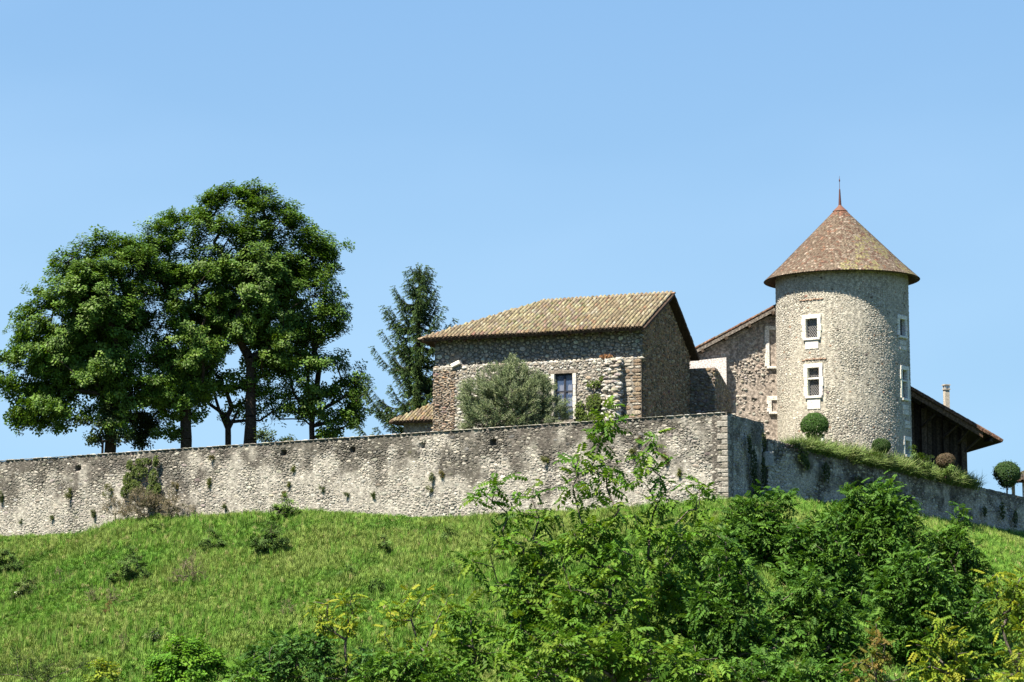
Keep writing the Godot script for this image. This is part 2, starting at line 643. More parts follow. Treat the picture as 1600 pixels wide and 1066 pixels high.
func terrace_wall():
	var A := Vector3(11.65, 0, -93.1)
	var B := Vector3(33.0, 0, -118.5)
	var L := (B - A).length()
	var t := thing("terrace_wall", "dark shaded garden wall sloping down to the right below the tower", "wall", Vector3(A.x, 4.0, A.z))
	var ta := 6.66
	var tb := 4.30
	var colour := func(s, y, tt): return rubble_mortar(s, y, tt, 90.0)
	var core := obj("wall_core", wall_core(A, B, 0.6, 2.6, 0.8, ta, tb, colour, []), M.mortar, t)
	shift_mesh(core, t.position)
	var pick := func(s, y): return rubble_stone(s, (y - 2.0) / (lerpf(ta, tb, s / L) - 2.0), 90.0)
	var st := lay(frame(A, B), PackedVector2Array([Vector2(0, 2.9), Vector2(L, 1.2), Vector2(L, tb - 0.03), Vector2(0, ta - 0.03)]), [], 0.05, 0.16, 1.3, 2.5, 0.035, pick)
	set_pieces(core, "stone", "small_stones", st, stone_shapes, M.stone)
	# pale meter box set between the two walls
	var bx := thing("meter_box", "pale grey box set where the two stone walls meet", "box", at(1198, 730, 92.9))
	var m := MB.new()
	m.col = Color(0.42, 0.42, 0.40)
	m.block(Transform3D(Basis(UP, 0.15), Vector3(0.03, 0.34, 0.28)), Vector3(0.46, 0.68, 0.25), 0.02)
	obj("cabinet", m.mesh(), M.white_stone, bx)
	m = MB.new()
	m.col = Color(0.36, 0.36, 0.35)
	m.block(Transform3D(Basis(UP, 0.15), Vector3(0.05, 0.34, 0.413)), Vector3(0.36, 0.56, 0.02), 0.005)
	obj("door", m.mesh(), M.white_stone, bx)

# ------------------------------------------------------------------ roofs
func barrel_tile() -> ArrayMesh:
	# half-round tile: x across, y up the slope, z outward; unit length 1 (scaled), radius 0.5
	var m := MB.new()
	var nseg := 6
	for e in 2:
		for k in nseg + 1:
			var t := PI * k / nseg
			var r := 0.5 if e == 0 else 0.42
			m.vert(Vector3(-cos(t) * r, -0.5 + e, sin(t) * r), Vector3(-cos(t), 0, sin(t)))
	for k in nseg:
		m.tri(k, k + 1, k + nseg + 2); m.tri(k, k + nseg + 2, k + nseg + 1)
	var i0 := m.v.size()
	for k in nseg + 1:
		var t := PI * k / nseg
		m.vert(Vector3(-cos(t) * 0.5, -0.5, sin(t) * 0.5), Vector3(0, -1, 0))
		m.vert(Vector3(-cos(t) * 0.38, -0.5, sin(t) * 0.38), Vector3(0, -1, 0))
	for k in nseg:
		var a := i0 + 2 * k
		m.tri(a, a + 1, a + 3); m.tri(a, a + 3, a + 2)
	return m.mesh()

func flat_tile() -> ArrayMesh:
	# plain tile with a slightly rounded tail, x across 1, y up 1, z thick 1
	var m := MB.new()
	var pts := [Vector3(-0.5, 0.5, 0), Vector3(-0.5, -0.36, 1), Vector3(-0.22, -0.5, 1), Vector3(0.22, -0.5, 1), Vector3(0.5, -0.36, 1), Vector3(0.5, 0.5, 0)]
	var nn := Vector3(0, 0.08, 1).normalized()
	for p in pts:
		m.vert(p, nn)
	for k in 4:
		m.tri(0, k + 1, k + 2)
	for k in 5:
		var a: Vector3 = pts[k]
		var b: Vector3 = pts[k + 1]
		m.quad(a - Vector3(0, 0, 1), b - Vector3(0, 0, 1), b, a)
	return m.mesh()

var tile_shape: ArrayMesh
var plain_tile: ArrayMesh

# a tiled slope: pts counter-clockwise from outside, first two along the eave, left to right
func roof_plane(parent: Node, called: String, pts: Array, thick: float, cw: float, rh: float, pick: Callable, keep: int, plain := false) -> MeshInstance3D:
	var o: Vector3 = pts[0]
	var ex := ((pts[1] as Vector3) - o).normalized()
	var ec: Vector3 = (pts[2] as Vector3) - o
	var ey := (ec - ex * ec.dot(ex)).normalized()
	var ez := ex.cross(ey)
	var fr := Transform3D(Basis(ex, ey, ez), o)
	var m := MB.new()
	m.col = Color(0.07, 0.05, 0.038)
	m.prism(pts, -ez * thick)
	var slab := obj(called, m.mesh(), M.wood, parent)
	var poly := PackedVector2Array()
	var lo := Vector2.ZERO
	var hi := Vector2.ZERO
	for p in pts:
		var q := Vector2((p - o).dot(ex), (p - o).dot(ey))
		poly.append(q)
		lo = lo.min(q)
		hi = hi.max(q)
	var out := []
	var inv := -1.0
	var rows := int((hi.y - lo.y) / rh) + 1
	var cols := int((hi.x - lo.x) / cw) + 1
	for j in rows:
		for i in cols:
			var x := lo.x + (i + 0.5) * cw + (0.5 * cw * (j % 2) if plain else 0.0)
			var y := lo.y + (j + 0.5) * rh
			if not Geometry2D.is_point_in_polygon(Vector2(x, y), poly):
				continue
			x += rr(-0.012, 0.012)
			y += rr(-0.02, 0.02)
			var tilt := Basis(Vector3(0, 0, 1), rr(-0.04, 0.04)) * Basis(Vector3(1, 0, 0), 0.07 + rr(-0.02, 0.03))
			var sc := Vector3(cw * 0.90, rh * 1.25, cw * 0.80) if not plain else Vector3(cw * 0.98, rh * 1.6, 0.022)
			var b := fr.basis * tilt * Basis.from_scale(sc)
			out.append([Transform3D(b, fr * Vector3(x, y, 0.045 + rr(0, 0.012) + 0.05 * nz.get_noise_2d(x * 16.0, y * 16.0))), pick.call(x, y, hi.y), -y * 0.01 - 0.02 * absf(x - 6.0)])
	set_pieces(slab, "tile", "roof_tiles", out, [plain_tile if plain else tile_shape], M.tile, keep)
	return slab

func ridge_run(parent: Node, a: Vector3, b: Vector3, r: float, c: Color):
	var L := (b - a).length()
	var nn := int(L / 0.33)
	var d := (b - a).normalized()
	var ez := (UP - d * d.dot(UP)).normalized()
	var ex := d.cross(ez)
	for k in nn:
		var o := MeshInstance3D.new()
		o.mesh = tile_shape
		o.material_override = tone(M.tile, Color(snappedf(c.r * rr(0.8, 1.2), 0.03), snappedf(c.g * rr(0.8, 1.2), 0.03), snappedf(c.b * rr(0.8, 1.2), 0.03)))
		o.transform = Transform3D(Basis(ex, d, ez) * Basis(Vector3(1, 0, 0), 0.06) * Basis.from_scale(Vector3(r * 2, 0.4, r * 1.7)), a + d * (L * (k + 0.5) / nn) + Vector3(0, rr(-0.01, 0.015), 0))
		put(o, "ridge_tile", parent)

func lichen_tiles(x: float, y: float, top: float) -> Color:
	var n1 := nz.get_noise_2d(x * 22.0, y * 22.0)
	var c := Color(0.27, 0.235, 0.145).lerp(Color(0.20, 0.155, 0.10), clampf(0.5 + n1 * 1.4, 0, 1))
	var r := rng.randf()
	if r < 0.22:
		c = Color(0.33, 0.30, 0.18)
	elif r < 0.37:
		c = Color(0.14, 0.11, 0.075)
	elif r < 0.41:
		c = Color(0.24, 0.13, 0.08)
	elif r < 0.49:
		c = Color(0.38, 0.35, 0.27)
	if y < 0.35:
		c = c.lerp(Color(0.20, 0.11, 0.07), 0.6)
	return jit(c.lerp(Color(0.255, 0.22, 0.15), 0.4), 0.16)

# ------------------------------------------------------------------ windows
func stone_window(parent: Node, fr: Transform3D, w: float, h: float, surround: float, transom: float, apron: float, lattice: bool):
	# fr origin at the middle of the opening's foot, z outward; stone surround, glass and leading
	var o := Node3D.new()
	put(o, "window", parent)
	o.transform = fr
	var wc := Color(0.80, 0.78, 0.73)
	var dep := 0.34
	var add := func(nm, c, s, k):
		var m := MB.new()
		m.block(Transform3D(Basis(), c), s, 0.015)
		obj(nm, m.mesh(), tone(M.white_stone, k), o)
	var n := 3
	for sd: float in [-1.0, 1.0]:
		for k in n:
			var hh := h / n
			var ww: float = surround + (0.05 if (k + (1 if sd > 0 else 0)) % 2 == 0 else 0.0)
			add.call("jamb", Vector3(sd * (w * 0.5 + ww * 0.5), hh * (k + 0.5), -dep * 0.5 + 0.05), Vector3(ww, hh - 0.008, dep), Color(wc.r * rr(0.93, 1.04), wc.g * rr(0.93, 1.04), wc.b * rr(0.9, 1.04)))
	add.call("lintel", Vector3(0, h + surround * 0.55, -dep * 0.5 + 0.053), Vector3(w + 2.2 * surround, surround * 1.1, dep), wc)
	add.call("sill", Vector3(0, -0.06, -dep * 0.5 + 0.11), Vector3(w + 1.6 * surround, 0.12, dep), wc)
	if apron > 0:
		add.call("apron", Vector3(0, -0.125 - apron * 0.5, -dep * 0.5 + 0.045), Vector3(w + 0.5 * surround, apron, dep), Color(0.76, 0.74, 0.68))
	if transom > 0:
		add.call("transom", Vector3(0, h * transom, -0.1), Vector3(w - 0.004, 0.09, 0.2), wc)
	var m := MB.new()
	m.quad(Vector3(-w * 0.5, 0, -0.2), Vector3(w * 0.5, 0, -0.2), Vector3(w * 0.5, h, -0.2), Vector3(-w * 0.5, h, -0.2))
	obj("pane", m.mesh(), M.glass, o)
	m = MB.new()
	m.col = Color(0.10, 0.10, 0.11)
	for sd: float in [-1.0, 1.0]:
		m.box(Transform3D(Basis(), Vector3(sd * (w * 0.5 - 0.025), h * 0.5, -0.19)), Vector3(0.05, h, 0.04))
		m.box(Transform3D(Basis(), Vector3(0, h * 0.5 + sd * (h * 0.5 - 0.025), -0.191)), Vector3(w - 0.1, 0.05, 0.04))
	obj("casement", m.mesh(), M.metal, o)
	if lattice:
		m = MB.new()
		m.col = Color(0.30, 0.30, 0.31)
		var st := 0.125
		var a := -h
		while a < w + h:
			for sg: float in [-1.0, 1.0]:
				# line x + sg*y = a clipped to the opening
				var x0 := a if sg > 0 else a - 0.0
				var p0 := Vector2(-w * 0.5 + x0, 0.0)
				var dd := Vector2(-1 if sg > 0 else 1, 1.25)
				if sg < 0:
					p0 = Vector2(w * 0.5 - x0, 0.0)
					dd = Vector2(1, 1.25)
				else:
					dd = Vector2(-1, 1.25)
				var t0 := 0.0
				var t1 := h / 1.25
				var hw := w * 0.5 - 0.04
				if dd.x < 0:
					t0 = maxf(t0, p0.x - hw)
					t1 = minf(t1, p0.x + hw)
				else:
					t0 = maxf(t0, -hw - p0.x)
					t1 = minf(t1, hw - p0.x)
				if t1 - t0 > 0.05:
					var q0 := p0 + dd * t0
					var q1 := p0 + dd * t1
					m.seg(Vector3(q0.x, q0.y, -0.185), Vector3(q1.x, q1.y, -0.185), 0.009, 0.009, 4)
			a += st
		obj("leading", m.mesh(), M.metal, o)

# ------------------------------------------------------------------ main house
var house_fr: Transform3D
var HZ := 6.5

func house():
	var u := Vector3(cos(0.4189), 0, sin(0.4189))
	house_fr = Transform3D(Basis(u, UP, u.cross(UP)), Vector3(-3.77, HZ, -99.4))
	var t := thing("stone_house", "long rubble stone house with mossy tiled hip roof behind the wall", "house", house_fr.origin)
	t.basis = house_fr.basis
	var W := 10.8
	var B := 6.68
	# front wall: thin upper wall and thicker old lower wall with a ragged ledge
	var front := Node3D.new()
	put(front, "front_wall", t)
	var m := MB.new()
	m.col = Color(0.17, 0.165, 0.155)
	m.prism([Vector3(0, 3.6, 0), Vector3(W, 3.6, 0), Vector3(W, 5.72, 0), Vector3(0, 5.72, 0)], Vector3(0, 0, -0.5))
	obj("upper_masonry", m.mesh(), M.mortar, front)
	m = MB.new()
	m.col = Color(0.29, 0.27, 0.24)
	var x0 := 6.36; var x1 := 7.42; var y0 := 1.3; var y1 := 3.48
	var zf := 0.17
	for r in [[0.0, -1.0, x0, 4.05], [x1, -1.0, W, 4.05], [x0, -1.0, x1, y0], [x0, y1, x1, 4.05]]:
		m.prism([Vector3(r[0], r[1], zf), Vector3(r[2], r[1], zf), Vector3(r[2], r[3], zf), Vector3(r[0], r[3], zf)], Vector3(0, 0, -0.66))
	obj("lower_masonry", m.mesh(), M.mortar, front)
	var pal := [Color(0.50, 0.485, 0.45), Color(0.38, 0.365, 0.34), Color(0.60, 0.58, 0.53), Color(0.30, 0.28, 0.255), Color(0.45, 0.42, 0.365), Color(0.39, 0.345, 0.285), Color(0.56, 0.55, 0.53)]
	var pick_u := func(x, y):
		var c: Color = [Color(0.42, 0.41, 0.38), Color(0.30, 0.29, 0.27), Color(0.54, 0.52, 0.47), Color(0.37, 0.34, 0.29), Color(0.33, 0.34, 0.33)][rng.randi() % 5]
		return jit(c, 0.2)
	var upper := lay(Transform3D(Basis(), Vector3(0, 0, 0)), PackedVector2Array([Vector2(0.05, 4.05), Vector2(W - 0.05, 4.05), Vector2(W - 0.05, 5.65), Vector2(0.05, 5.65)]), [], 0.07, 0.21, 1.0, 1.6, 0.065, pick_u)
	var pick_l := func(x, y):
		var c: Color = pal[rng.randi() % 7]
		if x < 1.2 and y < 3.9:
			c = [Color(0.30, 0.22, 0.16), Color(0.38, 0.30, 0.23), Color(0.46, 0.38, 0.30), Color(0.24, 0.19, 0.15)][rng.randi() % 4]
		return jit(c, 0.17)
	var win := Rect2(x0 - 0.12, y0 - 0.2, x1 - x0 + 0.24, y1 - y0 + 0.38)
	var low := lay(Transform3D(Basis(), Vector3(0, 0, zf)), PackedVector2Array([Vector2(1.1, 0.2), Vector2(9.9, 0.2), Vector2(9.9, 4.08), Vector2(1.1, 4.02)]), [win], 0.05, 0.155, 1.1, 2.2, 0.045, pick_l)
	low.append_array(lay(Transform3D(Basis(), Vector3(0, 0, zf)), PackedVector2Array([Vector2(0.0, 0.2), Vector2(1.15, 0.2), Vector2(1.15, 4.0), Vector2(0.0, 4.0)]), [], 0.035, 0.11, 2.0, 4.2, 0.06, pick_l))
	# loose stones along the ledge
	var x := 0.1
	while x < W:
		var w := rr(0.14, 0.34)
		low.append([Transform3D(Basis(UP, rr(-0.4, 0.4)) * Basis.from_scale(Vector3(w * 0.5, rr(0.05, 0.11), 0.13)), Vector3(x, 4.06, 0.07)), pick_l.call(x, 4.2), 0.02])
		x += w * 0.9
	low.append_array(upper)
	set_pieces(front, "stone", "small_stones", low, stone_shapes, M.stone)
	# right-hand quoins: flat ochre blocks
	var y := 0.2
	var k := 0
	while y < 4.0:
		var h := rr(0.10, 0.26)
		var wq := rr(0.2, 0.6)
		var xr := W + 0.02
		while xr > 9.85:
			var qo := MeshInstance3D.new()
			qo.mesh = ashlar_shapes[rng.randi() % 2]
			qo.material_override = tone(M.stone, [Color(0.36, 0.29, 0.21), Color(0.29, 0.22, 0.16), Color(0.46, 0.40, 0.32), Color(0.52, 0.48, 0.42), Color(0.24, 0.19, 0.15), Color(0.40, 0.36, 0.31)][rng.randi() % 6])
			qo.transform = Transform3D(Basis(Vector3(0, 0, 1), rr(-0.05, 0.05)) * Basis(UP, rr(-0.12, 0.12)) * Basis.from_scale(Vector3(wq * 0.44, h * 0.42, rr(0.015, 0.05))), Vector3(xr - wq * 0.5, y + h * 0.5, zf))
			put(qo, "quoin", front)
			xr -= wq
			wq = rr(0.25, 0.5)
		y += h
		k += 1
	# stump of a broken cross wall
	var stub := Node3D.new()
	put(stub, "wall_stub", t)
	m = MB.new()
	m.col = Color(0.33, 0.31, 0.27)
	m.prism([Vector3(9.70, -0.6, 0.8), Vector3(9.70, -0.6, 0.1), Vector3(9.70, 3.9, 0.1), Vector3(9.70, 3.6, 0.36), Vector3(9.70, 2.9, 0.42), Vector3(9.70, 1.9, 0.64)], Vector3(-0.5, 0, 0))
	obj("core", m.mesh(), M.mortar, stub)
	var heap := []
	for q in 420:
		var hy := rr(0.1, 4.05)
		var zz := lerpf(0.88, 0.42, hy / 4.1) * rr(0.78, 1.08)
		var c := Vector3(rr(9.05, 9.78), hy, zz)
		if q % 3 == 0:
			c = Vector3(9.72 + rr(-0.02, 0.08), hy, rr(0.2, zz))
		var s := rr(0.10, 0.22)
		heap.append([Transform3D(Basis(UP, rr(-0.9, 0.9)) * Basis(Vector3.RIGHT, rr(-0.4, 0.3)) * Basis.from_scale(Vector3(s, s * rr(0.35, 0.6), s * 0.8)), c), jit(pal[rng.randi() % 7], 0.2), s])
	set_pieces(stub, "stone", "small_stones", heap, stone_shapes, M.stone, 150)
	# slab lying on the ledge
	m = MB.new()
	m.block(Transform3D(Basis(Vector3(0, 0, 1), 0.38), Vector3(1.25, 4.18, 0.16)), Vector3(0.5, 0.2, 0.36), 0.03)
	obj("tilted_slab", m.mesh(), tone(M.white_stone, Color(0.72, 0.70, 0.66)), front)
	# side and rear walls
	m = MB.new()
	m.col = Color(0.31, 0.225, 0.14)
	var gp := [Vector3(W, -1, zf), Vector3(W, -1, -B), Vector3(W, 5.0, -B), Vector3(W, 7.35, -3.45), Vector3(W, 5.66, -0.02), Vector3(W, 4.05, 0.0), Vector3(W, 4.05, zf)]
	m.prism(gp, Vector3(-0.4, 0, 0))
	var gable := obj("gable_wall", m.mesh(), M.mortar, t)
	m = MB.new()
	m.col = Color(0.30, 0.26, 0.21)
	m.prism([Vector3(0, -1, -B), Vector3(0, -1, -0.5), Vector3(0, 5.6, -0.5), Vector3(0, 5.2, -B)], Vector3(0.45, 0, 0))
	m.prism([Vector3(W, -1, -B), Vector3(0, -1, -B), Vector3(0, 5.0, -B), Vector3(W, 5.0, -B)], Vector3(0, 0, 0.4))
	obj("rear_wall", m.mesh(), M.mortar, t)
	var pick_g := func(x2, y2):
		var c: Color = [Color(0.40, 0.29, 0.18), Color(0.26, 0.19, 0.12), Color(0.48, 0.38, 0.25), Color(0.17, 0.135, 0.10), Color(0.35, 0.255, 0.16), Color(0.40, 0.235, 0.145)][rng.randi() % 6]
		return jit(c, 0.2)
	var gf := Transform3D(Basis(Vector3(0, 0, -1), UP, Vector3(1, 0, 0)), Vector3(W, 0, 0))
	var gpoly := PackedVector2Array([Vector2(0, 0.2), Vector2(B, 0.2), Vector2(B, 4.9), Vector2(3.45, 7.25), Vector2(0.05, 5.6)])
	set_pieces(gable, "stone", "small_stones", lay(gf, gpoly, [], 0.07, 0.18, 0.9, 1.6, 0.055, pick_g), stone_shapes, M.stone)
	# roof
	var roof := Node3D.new()
	put(roof, "roof", t)
	var e := 5.40
	var E1 := Vector3(-0.51, e, 0.75)
	var E2 := Vector3(11.2, e, 0.75)
	var R1 := Vector3(4.32, 7.53, -3.45)
	var R2 := Vector3(11.2, 7.53, -3.45)
	var E3 := Vector3(11.2, 4.72, -7.1)
	var E4 := Vector3(-0.51, 4.72, -7.1)
	roof_plane(roof, "front_slope", [E1, E2, R2, R1], 0.11, 0.215, 0.30, lichen_tiles, 300)
	roof_plane(roof, "hip_slope", [E4, E1, R1], 0.11, 0.215, 0.30, lichen_tiles, 0)
	roof_plane(roof, "rear_slope", [E3, E4, R1, R2], 0.11, 0.215, 0.30, lichen_tiles, 0)
	ridge_run(roof, R1, R2, 0.11, Color(0.27, 0.23, 0.16))
	ridge_run(roof, E1, R1, 0.11, Color(0.27, 0.22, 0.15))
	# rafter ends under the verge and eave
	for q in 14:
		m = MB.new()
		m.col = Color(0.12, 0.08, 0.055)
		m.box(Transform3D(Basis(Vector3.RIGHT, 0.47), Vector3(0.3 + q * 0.78, e - 0.02, 0.30)), Vector3(0.09, 0.10, 0.7))
		obj("rafter", m.mesh(), M.wood, roof)
	# window
	var wn := Node3D.new()
	put(wn, "window", t)
	wn.position = Vector3((x0 + x1) * 0.5, y0, zf)
	var ww := x1 - x0
	var hh := y1 - y0
	m = MB.new()
	m.block(Transform3D(Basis(), Vector3(0, hh + 0.08, -0.12)), Vector3(ww + 0.5, 0.16, 0.36), 0.02)
	obj("lintel", m.mesh(), tone(M.wood, Color(0.24, 0.21, 0.18)), wn)
	for sd: float in [-1.0, 1.0]:
		for q in 4:
			m = MB.new()
			m.block(Transform3D(Basis(), Vector3(sd * (ww * 0.5 + 0.03), hh * (q + 0.5) / 4.0, -0.10)), Vector3(0.14 + 0.05 * (q % 2), hh / 4.0 - 0.012, 0.36), 0.015)
			obj("jamb", m.mesh(), tone(M.white_stone, Color(0.64, 0.62, 0.58)), wn)
	m = MB.new()
	m.col = Color(0.03, 0.032, 0.045)
	for q in [-0.44, 0.0, 0.44]:
		m.box(Transform3D(Basis(), Vector3(q, hh * 0.5, -0.13)), Vector3(0.08 if q != 0.0 else 0.09, hh, 0.06))
	for q in [0.015, 0.28, 0.62, 0.985]:
		m.box(Transform3D(Basis(), Vector3(0, hh * q, -0.131)), Vector3(0.94, 0.07, 0.055))
	obj("frame", m.mesh(), M.metal, wn)
	for i in 2:
		for j in 3:
			m = MB.new()
			var cx := -0.22 + 0.44 * i
			var lv := [0.0, 0.28, 0.62, 1.0]
			var cy: float = hh * (lv[j] + lv[j + 1]) * 0.5
			var a := 0.21
			var b: float = hh * (lv[j + 1] - lv[j]) * 0.5
			var tw := rr(-0.006, 0.006)
			m.quad(Vector3(cx - a, cy - b, -0.14), Vector3(cx + a, cy - b, -0.14 + tw), Vector3(cx + a, cy + b, -0.14 - tw), Vector3(cx - a, cy + b, -0.14))
			obj("pane", m.mesh(), M.pale_glass, wn)
	m = MB.new()
	m.col = Color(0.55, 0.56, 0.60)
	var px := -0.42
	while px < 0.42:
		m.quad(Vector3(px, 0, -0.24), Vector3(px + 0.05, 0, -0.27), Vector3(px + 0.05, hh, -0.27), Vector3(px, hh, -0.24))
		m.quad(Vector3(px + 0.05, 0, -0.27), Vector3(px + 0.1, 0, -0.24), Vector3(px + 0.1, hh, -0.24), Vector3(px + 0.05, hh, -0.27))
		px += 0.1
	obj("curtain", m.mesh(), M.dull_leaf, wn)
	# lean-to on the left
	var lt := thing("lean_to", "small half-pyramid tiled lean-to at the left end of the stone house", "outbuilding", house_fr * Vector3(-1.2, 0, -2.0))
	lt.basis = house_fr.basis
	var lo := Vector3(1.2, 0, 2.0)
	var q1 := Vector3(-2.82, 1.55, -0.6) + lo
	var q2 := Vector3(-0.05, 1.55, -0.6) + lo
	var q3 := Vector3(-0.05, 3.12, -3.5) + lo
	var q4 := Vector3(-2.82, 1.55, -6.4) + lo
	var lr := Node3D.new()
	put(lr, "roof", lt)
	roof_plane(lr, "front_slope", [q1, q2, q3], 0.10, 0.19, 0.26, lichen_tiles, 120)
	roof_plane(lr, "side_slope", [q4, q1, q3], 0.10, 0.19, 0.26, lichen_tiles, 0)
	m = MB.new()
	m.col = Color(0.30, 0.29, 0.27)
	m.prism([Vector3(-2.25, -0.8, -1.1) + lo, Vector3(-0.02, -0.8, -1.1) + lo, Vector3(-0.02, 1.68, -1.1) + lo, Vector3(-2.25, 1.62, -1.1) + lo], Vector3(0, 0, -0.35))
	m.prism([Vector3(-2.25, -0.8, -5.9) + lo, Vector3(-2.25, -0.8, -1.46) + lo, Vector3(-2.25, 1.62, -1.46) + lo, Vector3(-2.25, 1.62, -5.9) + lo], Vector3(0.35, 0, 0))
	var lw := obj("wall", m.mesh(), M.mortar, lt)
	set_pieces(lw, "stone", "small_stones", lay(Transform3D(Basis(), Vector3(0, 0, -1.1) + lo), PackedVector2Array([Vector2(-1.0, 0.0), Vector2(1.15, 0.0), Vector2(1.15, 1.6), Vector2(-1.0, 1.55)]), [], 0.1, 0.18, 1.0, 1.8, 0.05, pick_u, 0.95), stone_shapes, M.stone)
	# low block at the right rear corner
	var c0 := house_fr * Vector3(W, 0, -B)
	var lb := thing("garden_wall_block", "low dark stone wall end standing behind the gable of the house", "wall", c0)
	lb.basis = house_fr.basis
	m = MB.new()
	m.col = Color(0.24, 0.21, 0.18)
	m.prism([Vector3(1.3, -1, -0.02), Vector3(1.3, -1, -2.6), Vector3(1.3, 3.2, -2.6), Vector3(1.3, 4.18, -0.5), Vector3(1.3, 4.22, -0.02)], Vector3(-1.9, 0, 0))
	var lbw := obj("wall_core", m.mesh(), M.mortar, lb)
	var pick_b := func(x2, y2):
		return jit([Color(0.27, 0.25, 0.23), Color(0.20, 0.18, 0.16), Color(0.34, 0.31, 0.27), Color(0.30, 0.24, 0.18)][rng.randi() % 4], 0.2)
	var bl := lay(Transform3D(Basis(), Vector3.ZERO), PackedVector2Array([Vector2(-0.3, 0), Vector2(1.28, 0), Vector2(1.28, 4.15), Vector2(-0.3, 4.15)]), [], 0.1, 0.18, 1.1, 2.2, 0.05, pick_b, 0.95)
	var pick_c := func(x2, y2):
		return jit([Color(0.36, 0.26, 0.17), Color(0.28, 0.20, 0.13), Color(0.42, 0.32, 0.21), Color(0.24, 0.19, 0.14)][rng.randi() % 4], 0.2)
	bl.append_array(lay(Transform3D(Basis(Vector3(0, 0, -1), UP, Vector3(1, 0, 0)), Vector3(1.3, 0, 0)), PackedVector2Array([Vector2(0.0, 0), Vector2(2.55, 0), Vector2(2.55, 3.1), Vector2(0.5, 4.1), Vector2(0, 4.15)]), [], 0.1, 0.18, 1.0, 2.0, 0.05, pick_c, 0.95))
	set_pieces(lbw, "stone", "small_stones", bl, stone_shapes, M.stone)

# ------------------------------------------------------------------ building behind the tower, barn
func red_tiles(x: float, y: float, top: float) -> Color:
	return jit([Color(0.16, 0.085, 0.058), Color(0.12, 0.072, 0.052), Color(0.20, 0.12, 0.085), Color(0.15, 0.115, 0.085)][rng.randi() % 4], 0.2)

func dull_tiles(x: float, y: float, top: float) -> Color:
	return jit([Color(0.085, 0.068, 0.055), Color(0.065, 0.052, 0.043), Color(0.11, 0.085, 0.068)][rng.randi() % 3], 0.2)

